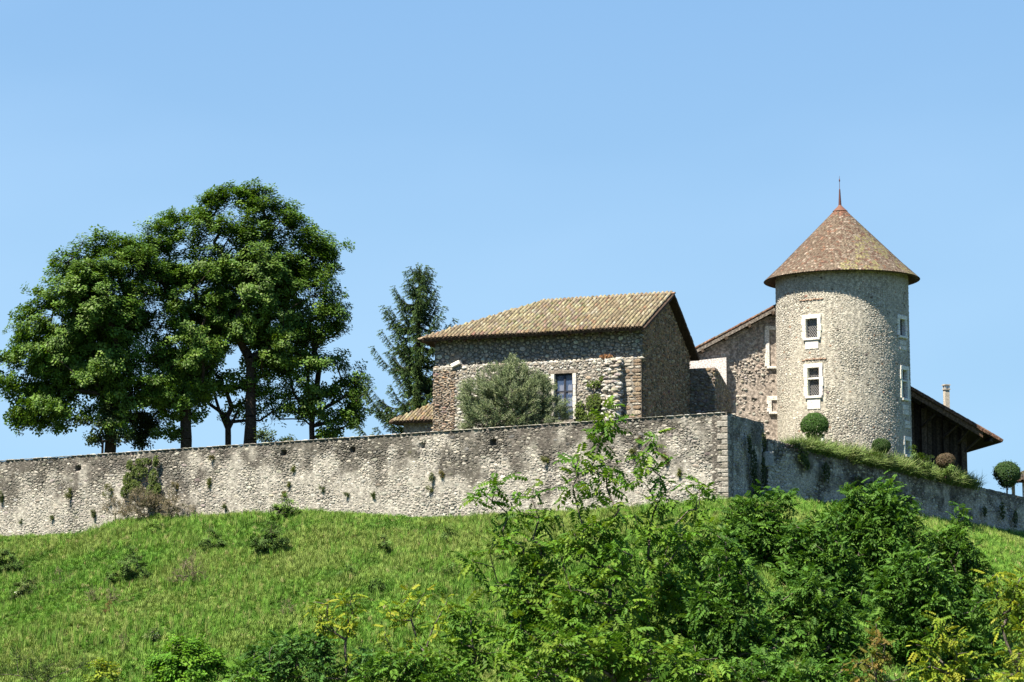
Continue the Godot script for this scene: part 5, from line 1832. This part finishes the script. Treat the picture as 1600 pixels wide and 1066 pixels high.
func meadow():
	rng.seed = 404
	var mm := MM.new()
	var gcol := [Color(0.085, 0.205, 0.022), Color(0.115, 0.245, 0.028), Color(0.065, 0.165, 0.018), Color(0.15, 0.26, 0.042)]
	var tries := 230000
	for k in tries:
		var x := rr(-34, 46)
		var wd := soft_wall_depth(x)
		var u := 30.0 * pow(rng.randf(), 1.15)
		if x > 6.0 and x < 24.0 and rng.randf() < 0.55 and u > 4.0:
			continue
		var d := wall_depth(x) - 0.12 - u
		if x > 9.0 and x < 12.0:
			d = minf(d, wd - 0.3)
		var n1 := nz.get_noise_2d(x * 5.0, d * 8.0)
		var n2 := nz.get_noise_2d(x * 22.0 + 300.0, d * 26.0)
		var col: Color = gcol[rng.randi() % 4]
		var dryness := clampf(n1 * 1.5 + n2 * 1.0 + 0.30, 0, 1)
		col = col.lerp(Color(0.22, 0.245, 0.075), dryness * 0.5)
		if n2 < -0.28:
			col = col.lerp(Color(0.055, 0.125, 0.018), 0.65)
		if rng.randf() < 0.03:
			col = Color(0.30, 0.27, 0.13)
		var h := rr(0.18, 0.44) * (1.0 + 0.8 * n2) * (0.72 if u > 12.0 else 1.0)
		mm.add(Transform3D(Basis(UP, rr(0, TAU)) * Basis(Vector3.RIGHT, rr(-0.25, 0.25)) * Basis.from_scale(Vector3(0.42, h, 0.42)), Vector3(x, ground_h(x, d) - 0.03, -d)), jit(col, 0.22))
	for k in 30000:
		var x := rr(-34, 46)
		var u := 28.0 * pow(rng.randf(), 1.2)
		var d := wall_depth(x) - 0.3 - u
		if x > 9.0 and x < 12.5:
			continue
		var n1 := nz.get_noise_2d(x * 14.0 + 900.0, d * 18.0)
		if n1 < rr(-0.3, 0.25):
			continue
		var h := rr(0.4, 0.75)
		var col: Color = [Color(0.11, 0.23, 0.028), Color(0.14, 0.25, 0.04), Color(0.20, 0.25, 0.07), Color(0.085, 0.19, 0.022)][rng.randi() % 4]
		mm.add(Transform3D(Basis(UP, rr(0, TAU)) * Basis(Vector3.RIGHT, rr(-0.3, 0.3)) * Basis.from_scale(Vector3(0.35, h, 0.35)), Vector3(x, ground_h(x, d) - 0.03, -d)), jit(col, 0.2))
	var g := many("meadow_grass", mm, sprig.grass0, M.grass)
	tag(g, "rough green meadow grass covering the slope below the long wall", "grass")
	# weeds and small bushes standing in the meadow: [px, py foot, radius px, kind, label]
	var W := [
		[205, 912, 26, 0, "dark tangled bush in the left part of the meadow"],
		[298, 915, 24, 1, "pale dry bush with bare stems right of the dark tangled bush"],
		[95, 918, 13, 1, "small dull grey bush left of the dark tangled bush"],
		[12, 895, 20, 0, "dark leafy weed clump at the left edge of the meadow"],
		[40, 935, 20, 2, "white-flowering weed clump low at the left of the meadow"],
		[145, 942, 11, 1, "small grey weed below the dull grey bush"],
		[175, 942, 9, 1, "small purplish weed beside the grey one in the meadow"],
		[170, 962, 8, 3, "rusty little weed in the middle left of the meadow"],
		[335, 862, 18, 0, "green leafy clump near the top of the meadow slope"],
		[425, 868, 26, 0, "broad dark weed clump in the upper middle of the meadow"],
		[448, 815, 22, 4, "bright green leafy clump right at the wall foot"],
		[598, 870, 15, 0, "dark weed clump in the meadow below the house"],
		[545, 905, 10, 0, "small dark weed below the long wall's middle"],
		[450, 965, 12, 1, "wispy grey weed low in the middle of the meadow"],
		[705, 848, 12, 0, "dark weed near the wall foot by the saplings"],
		[190, 1020, 13, 1, "dry twiggy weed above the yellow bush"],
		[705, 905, 10, 0, "low green weed left of the tall saplings"],
		[245, 835, 14, 4, "fresh green weed patch below the ivy"],
		[590, 925, 9, 0, "tiny green weed above the yellowish sapling"],
		[240, 1000, 9, 2, "white flower heads above the bright round bush"],
	]
	for q in W:
		var p := Vector3.ZERO
		# walk along the sight line until it meets the slope
		var d := 60.0
		while d < 110.0:
			p = at(q[0], q[1], d)
			if p.y <= ground_h(p.x, d) + 0.02:
				break
			d += 0.15
		p.y = ground_h(p.x, d) - 0.05
		var kd: int = q[3]
		var cols: Array = [[Color(0.05, 0.10, 0.02), Color(0.075, 0.135, 0.028), Color(0.04, 0.07, 0.018)], [Color(0.13, 0.125, 0.06), Color(0.09, 0.10, 0.04), Color(0.19, 0.165, 0.10)], [Color(0.07, 0.11, 0.03), Color(0.09, 0.12, 0.035), Color(0.06, 0.09, 0.03)], [Color(0.17, 0.09, 0.04), Color(0.11, 0.10, 0.035)], [Color(0.08, 0.15, 0.02), Color(0.10, 0.18, 0.03)]][kd]
		var o := {"density": 40.0 if kd != 1 else 30.0, "n": 8 if kd != 1 else 6, "leaf": "narrow" if kd in [1, 3] else "broad", "size": 0.20, "spread": 0.2, "colours": cols, "mat": M.dull_leaf, "bark": Color(0.10, 0.08, 0.06) if kd != 1 else Color(0.26, 0.22, 0.17), "tip_r": 0.007, "rmax": 0.03, "step": 0.2, "limit": 120}
		var r: float = q[2] * 1.2
		var t := tree("meadow_weed" if r < 16.5 else "meadow_bush", q[4], "weed" if r < 16.5 else "bush", p, p + Vector3(0, 0.15, 0), [[q[0] - r * 0.6, q[1] - r * 0.4, r * 0.55], [q[0] + r * 0.55, q[1] - r * 0.35, r * 0.5], [q[0], q[1] - r * 0.85, r * 0.6], [q[0] - r * 0.1, q[1] - r * 1.5, r * 0.35]], d, o, "weeds and bushes standing in the meadow")
		if kd == 2:
			var fl := MM.new()
			for k in 16:
				var b := ball()
				var v := Vector3(b.x * r * 1.1, absf(b.y) * r * 1.2 + 4.0, b.z * 6.0) * d / F
				fl.add(Transform3D(Basis(Vector3.RIGHT, -1.0) * Basis.from_scale(Vector3.ONE * rr(0.035, 0.06)), v), Color(0.6, 0.6, 0.58))
			many("flowers", fl, sprig.rosette, M.dull_leaf, t)

func saplings():
	var wal := [Color(0.075, 0.17, 0.018), Color(0.10, 0.20, 0.022), Color(0.055, 0.13, 0.016), Color(0.14, 0.22, 0.028)]
	var ash := [Color(0.055, 0.135, 0.02), Color(0.075, 0.17, 0.026), Color(0.04, 0.10, 0.017), Color(0.10, 0.20, 0.03)]
	var yel := [Color(0.20, 0.26, 0.022), Color(0.15, 0.23, 0.022), Color(0.25, 0.27, 0.03), Color(0.10, 0.18, 0.02)]
	var bro := [Color(0.14, 0.13, 0.025), Color(0.10, 0.12, 0.02), Color(0.17, 0.12, 0.03)]
	var bark := Color(0.15, 0.13, 0.11)
	var W := {"density": 11.0, "n": 6, "leaf": "pinnate", "size": 0.55, "spread": 0.3, "colours": wal, "mat": M.gloss_leaf, "bark": bark, "tip_r": 0.010, "rmax": 0.09, "step": 0.35, "limit": 260}
	var A := W.duplicate(); A.colours = ash; A.density = 17.0; A.size = 0.40; A.n = 11; A.spread = 0.45
	var Y := W.duplicate(); Y.colours = yel; Y.size = 0.34; Y.density = 42.0; Y.spread = 0.25
	var B := Y.duplicate(); B.colours = bro; B.size = 0.28
	var list := [
		["walnut_sapling", "leggy green sapling, leftmost of the tall ones rising before the wall", 875, 66.0, 850, 1000, [[768, 768, 15], [752, 778, 10], [800, 795, 20], [835, 765, 16], [855, 800, 14], [795, 850, 22], [830, 870, 32], [770, 860, 14], [735, 875, 8], [850, 815, 12], [790, 925, 28], [850, 930, 30], [760, 960, 20], [820, 980, 40], [870, 860, 18]], W],
		["walnut_sapling", "tallest green sapling, its tip rising above the long wall", 955, 64.0, 955, 960, [[944, 640, 8], [942, 664, 11], [945, 688, 10], [900, 705, 17], [925, 730, 15], [955, 715, 16], [893, 750, 16], [950, 755, 18], [900, 785, 18], [962, 790, 14], [940, 830, 26], [900, 855, 30], [965, 870, 32], [920, 920, 42], [980, 940, 32], [900, 985, 40]], W],
		["walnut_sapling", "green sapling with a separate leaf tuft right of the tallest one", 1015, 67.0, 1012, 960, [[1018, 688, 15], [1010, 705, 10], [1025, 735, 13], [1000, 748, 14], [1030, 770, 20], [1045, 785, 12], [1010, 815, 24], [1050, 850, 28], [1020, 905, 36], [1000, 960, 34], [1060, 920, 24]], W],
		["walnut_sapling", "green sapling in front of the retaining wall corner", 1080, 69.0, 1078, 980, [[1098, 750, 14], [1085, 770, 14], [1080, 800, 18], [1110, 825, 16], [1085, 850, 28], [1060, 820, 12], [1110, 890, 34], [1075, 930, 38], [1110, 980, 44], [1060, 1010, 44]], W],
		["ash_tree", "dense dark green tree below the corner where the walls meet", 1190, 78.0, 1190, 960, [[1195, 790, 26], [1160, 800, 26], [1225, 775, 18], [1180, 835, 42], [1140, 850, 28], [1230, 850, 34], [1160, 910, 48], [1225, 920, 48], [1190, 980, 50], [1250, 980, 40], [1140, 980, 40]], A],
		["ash_tree", "large dense dark green tree below the round tower", 1375, 80.0, 1375, 960, [[1328, 765, 15], [1330, 785, 22], [1388, 752, 13], [1380, 775, 24], [1345, 810, 36], [1405, 810, 34], [1300, 830, 26], [1370, 860, 50], [1435, 850, 22], [1310, 890, 48], [1410, 910, 48], [1350, 950, 55], [1290, 960, 44], [1430, 960, 40]], A],
		["ash_tree", "pointed dark green tree near the right end of the dark wall", 1492, 81.0, 1492, 980, [[1494, 792, 8], [1493, 812, 14], [1480, 838, 22], [1505, 850, 20], [1485, 880, 32], [1520, 885, 20], [1500, 930, 38], [1465, 940, 30], [1540, 930, 16], [1490, 990, 44], [1530, 985, 26]], A],
		["ash_tree", "spreading green tree at the bottom right before the dark trees", 1260, 68.0, 1265, 1040, [[1265, 930, 36], [1210, 960, 34], [1310, 970, 36], [1180, 1010, 42], [1255, 1000, 46], [1330, 1020, 34], [1240, 1050, 50], [1140, 1030, 40], [1300, 1050, 40]], A],
		["ash_tree", "dark green tree filling the hollow between the corner tree and the tower tree", 1285, 76.0, 1285, 1000, [[1270, 850, 34], [1290, 880, 44], [1250, 900, 36], [1320, 920, 40], [1275, 950, 46], [1240, 830, 18], [1300, 815, 16]], A],
		["ash_tree", "dark green leafy tree between the tower tree and the yellow shrubs", 1430, 72.0, 1430, 1020, [[1430, 890, 34], [1400, 930, 42], [1460, 930, 36], [1440, 980, 46], [1390, 990, 40], [1490, 985, 34], [1530, 960, 26], [1420, 1040, 44], [1510, 1040, 40], [1550, 1010, 30]], A],
		["ash_tree", "dark green undergrowth tree behind the saplings right of centre", 1130, 63.0, 1130, 1020, [[1125, 860, 26], [1150, 900, 34], [1110, 940, 34], [1160, 970, 40], [1120, 1010, 44], [1190, 1030, 40], [1060, 1040, 36]], A],
		["ash_tree", "low dark green tree along the bottom edge left of the brown shrub", 1260, 60.0, 1260, 1075, [[1180, 1050, 30], [1225, 1055, 28], [1270, 1052, 30], [1315, 1058, 28], [1140, 1060, 26], [1250, 1075, 34], [1350, 1066, 22], [1420, 1070, 24]], A],
		["walnut_sapling", "low bushy sapling filling the bottom centre", 960, 60.0, 960, 1060, [[930, 1010, 34], [990, 1015, 36], [870, 1030, 36], [1050, 1040, 34], [960, 1050, 40], [820, 1040, 34], [1100, 1050, 30]], W],
		["walnut_sapling", "green sapling between the yellowish saplings and the leggy one", 735, 63.0, 738, 1040, [[722, 948, 13], [748, 960, 14], [705, 985, 18], [740, 1000, 22], [690, 1030, 20], [765, 1030, 26], [720, 1050, 28], [700, 950, 9]], W],
		["yellowish_sapling", "thin yellow-green sapling with forked dark stem at bottom centre left", 552, 60.0, 540, 1000, [[495, 942, 6], [508, 945, 6], [535, 938, 8], [552, 932, 8], [545, 955, 8], [515, 962, 12], [500, 970, 7], [545, 975, 9], [525, 985, 8], [540, 1030, 12], [520, 1055, 14], [556, 1050, 10]], Y],
		["yellowish_sapling", "open yellow-green sapling with pale twigs right of the thin one", 672, 61.0, 665, 1020, [[608, 948, 9], [635, 938, 11], [660, 930, 12], [690, 940, 11], [620, 965, 10], [650, 962, 14], [600, 985, 9], [680, 975, 12], [640, 1000, 14], [610, 1030, 16], [660, 1040, 16], [595, 1060, 12]], Y],
		["yellow_shrub", "tall bright yellow-green shrub at the right edge of the picture", 1590, 58.0, 1590, 1020, [[1560, 905, 12], [1575, 925, 18], [1595, 945, 22], [1555, 945, 12], [1598, 900, 14], [1580, 970, 20], [1595, 1030, 22], [1610, 980, 24], [1570, 1050, 16]], Y],
		["yellow_shrub", "bright yellow-green shrub at the bottom right beneath the pointed tree", 1475, 57.0, 1475, 1050, [[1472, 968, 9], [1460, 990, 16], [1490, 1000, 16], [1445, 1020, 18], [1505, 1030, 18], [1475, 1045, 22], [1540, 1052, 14], [1440, 1055, 14]], Y],
		["brownish_shrub", "olive-brown feathery shrub at the bottom right", 1370, 58.0, 1370, 1050, [[1374, 980, 9], [1365, 1000, 14], [1385, 1010, 12], [1355, 1025, 14], [1380, 1040, 18], [1340, 1050, 16], [1400, 1055, 12]], B],
	]
	for q in list:
		var d: float = q[3]
		var x := at(q[2], 1000, d).x
		var base := Vector3(x, ground_h(x, d) - 0.1, -d)
		tree(q[0], q[1], "tree" if q[0] == "ash_tree" else ("shrub" if "shrub" in q[0] else "sapling"), base, at(q[4], q[5], d), q[6], d, q[7], "young trees and shrubs at the foot of the slope")
	var bb := {"density": 40.0, "n": 11, "leaf": "broad", "size": 0.27, "spread": 0.24, "colours": [Color(0.09, 0.22, 0.018), Color(0.13, 0.27, 0.024), Color(0.06, 0.15, 0.015)], "mat": M.gloss_leaf, "bark": bark, "tip_r": 0.006, "rmax": 0.05, "step": 0.25, "limit": 220}
	var db := bb.duplicate(); db.colours = [Color(0.055, 0.14, 0.03), Color(0.075, 0.17, 0.036), Color(0.04, 0.10, 0.022)]; db.leaf = "pinnate"; db.size = 0.36; db.density = 34.0; db.n = 8
	var db2 := db.duplicate(); db2.colours = [Color(0.075, 0.17, 0.022), Color(0.10, 0.20, 0.026), Color(0.055, 0.13, 0.018)]; db2.density = 28.0
	var yb := bb.duplicate(); yb.colours = yel
	var wb := bb.duplicate(); wb.colours = [Color(0.05, 0.085, 0.025), Color(0.07, 0.11, 0.03), Color(0.04, 0.065, 0.02)]; wb.leaf = "narrow"; wb.size = 0.26; wb.density = 30.0; wb.n = 7
	for q in [
		["bush", "bright green rounded bush at the bottom left", 295, 58.0, [[292, 1022, 26], [262, 1035, 22], [325, 1028, 22], [345, 1048, 16], [245, 1055, 16], [295, 1055, 40], [275, 1008, 10], [310, 1005, 10]], bb],
		["bush", "dark green glossy bush right of the bright rounded bush", 445, 60.0, [[440, 1010, 20], [480, 1000, 18], [510, 1010, 18], [400, 1035, 22], [450, 1040, 30], [505, 1045, 26], [570, 1045, 26], [385, 1058, 18]], db],
		["bush", "leafy green bush under the open yellow-green sapling at the bottom", 640, 59.0, [[600, 1040, 22], [640, 1035, 24], [680, 1045, 24], [620, 1062, 26], [665, 1066, 28], [715, 1060, 22], [575, 1055, 18]], db2],
		["bush", "low green bush at the bottom between the bright bush and the dark glossy one", 375, 57.0, [[372, 1050, 16], [390, 1045, 14], [400, 1062, 18], [355, 1062, 14]], db2],
		["bush", "small yellow bush at the bottom left edge", 155, 58.0, [[150, 1048, 11], [165, 1042, 8], [178, 1058, 9], [140, 1060, 10]], yb],
		["bush", "wispy dark weeds in the bottom left corner", 70, 60.0, [[40, 1045, 18], [80, 1045, 16], [115, 1040, 16], [25, 1025, 10], [60, 1060, 20], [10, 1055, 14]], wb],
	]:
		var d: float = q[3]
		var x := at(q[2], 1040, d).x
		var base := Vector3(x, ground_h(x, d) - 0.1, -d)
		tree(q[0], q[1], "bush", base, base + Vector3(0, 0.5, 0), q[4], d, q[5], "low bushes at the foot of the slope")

# ------------------------------------------------------------------
func _ready():
	var cam := Camera3D.new()
	cam.name = "camera"
	add_child(cam)
	cam.fov = rad_to_deg(2.0 * atan(533.0 / F))
	cam.rotation.x = PITCH
	cam.far = 9000.0
	cam.current = true
	var env := Environment.new()
	env.background_mode = Environment.BG_SKY
	var sky := Sky.new()
	var sm := ProceduralSkyMaterial.new()
	sm.sky_top_color = lin(Color(0.0, 0.17, 0.66) / EXPO)
	sm.sky_horizon_color = lin(Color(0.46, 0.75, 1.01) / EXPO)
	sm.sky_curve = 0.43
	sm.ground_horizon_color = lin(Color(0.40, 0.5, 0.55) / EXPO)
	sm.ground_bottom_color = Color(0.20, 0.23, 0.14)
	sm.sun_angle_max = 0.0
	var cn := FastNoiseLite.new()
	cn.seed = 21
	cn.frequency = 0.008
	cn.fractal_octaves = 5
	var ci := Image.create(1024, 512, false, Image.FORMAT_RGBA8)
	for j in 260:
		for i in 1024:
			var ang := TAU * i / 1024.0
			var v := cn.get_noise_3d(cos(ang) * 160.0, j * 3.2 + 25.0 * sin(ang * 3.0), sin(ang) * 160.0)
			ci.set_pixel(i, j, Color(1, 1, 1, clampf(v * 0.5 + 0.08, 0.0, 0.5)))
	sm.sky_cover = ImageTexture.create_from_image(ci)
	sm.sky_cover_modulate = Color(1, 1, 1, 0.22 / EXPO)
	sky.sky_material = sm
	env.sky = sky
	env.tonemap_mode = Environment.TONE_MAPPER_LINEAR
	env.tonemap_exposure = EXPO
	env.sdfgi_enabled = true
	env.ssao_enabled = true
	env.ssil_enabled = true
	var we := WorldEnvironment.new()
	we.name = "environment"
	we.environment = env
	add_child(we)
	var sun := DirectionalLight3D.new()
	sun.name = "sun"
	sun.light_energy = 1.6
	sun.light_color = Color(1.0, 0.955, 0.87)
	sun.light_angular_distance = 0.5
	sun.shadow_enabled = true
	add_child(sun)
	var el := deg_to_rad(57.0)
	var az := deg_to_rad(48.0)
	var to_sun := Vector3(-sin(az) * cos(el), sin(el), cos(az) * cos(el))
	sun.look_at_from_position(Vector3.ZERO, -to_sun, UP)

	rng.seed = 1
	nz.seed = 7
	nz.frequency = 0.01
	nz.fractal_octaves = 3
	make_materials()
	for k in 6:
		stone_shapes.append(make_stone(100 + k, [0.25, 0.6, 0.9, 0.4, 0.7, 0.1][k]))
	ashlar_shapes = [make_stone(201, 1.0, 0.9), make_stone(202, 0.95, 0.86)]
	tile_shape = barrel_tile()
	plain_tile = flat_tile()
	make_sprigs()
	var t0 := Time.get_ticks_msec()
	rng.seed = 2
	terrain()
	terrace()
	rng.seed = 3
	retaining_wall()
	rng.seed = 4
	terrace_wall()
	print("walls ", Time.get_ticks_msec() - t0)
	rng.seed = 6
	house()
	rng.seed = 8
	manor()
	rng.seed = 9
	barn()
	rng.seed = 10
	tower()
	print("buildings ", Time.get_ticks_msec() - t0)
	big_trees()
	spruce()
	garden()
	print("trees ", Time.get_ticks_msec() - t0)
	wall_plants()
	meadow()
	saplings()
	print("all ", Time.get_ticks_msec() - t0)
	strip(self)

func strip(o: Node):
	if o.has_meta("tally"):
		o.remove_meta("tally")
	for c in o.get_children():
		strip(c)
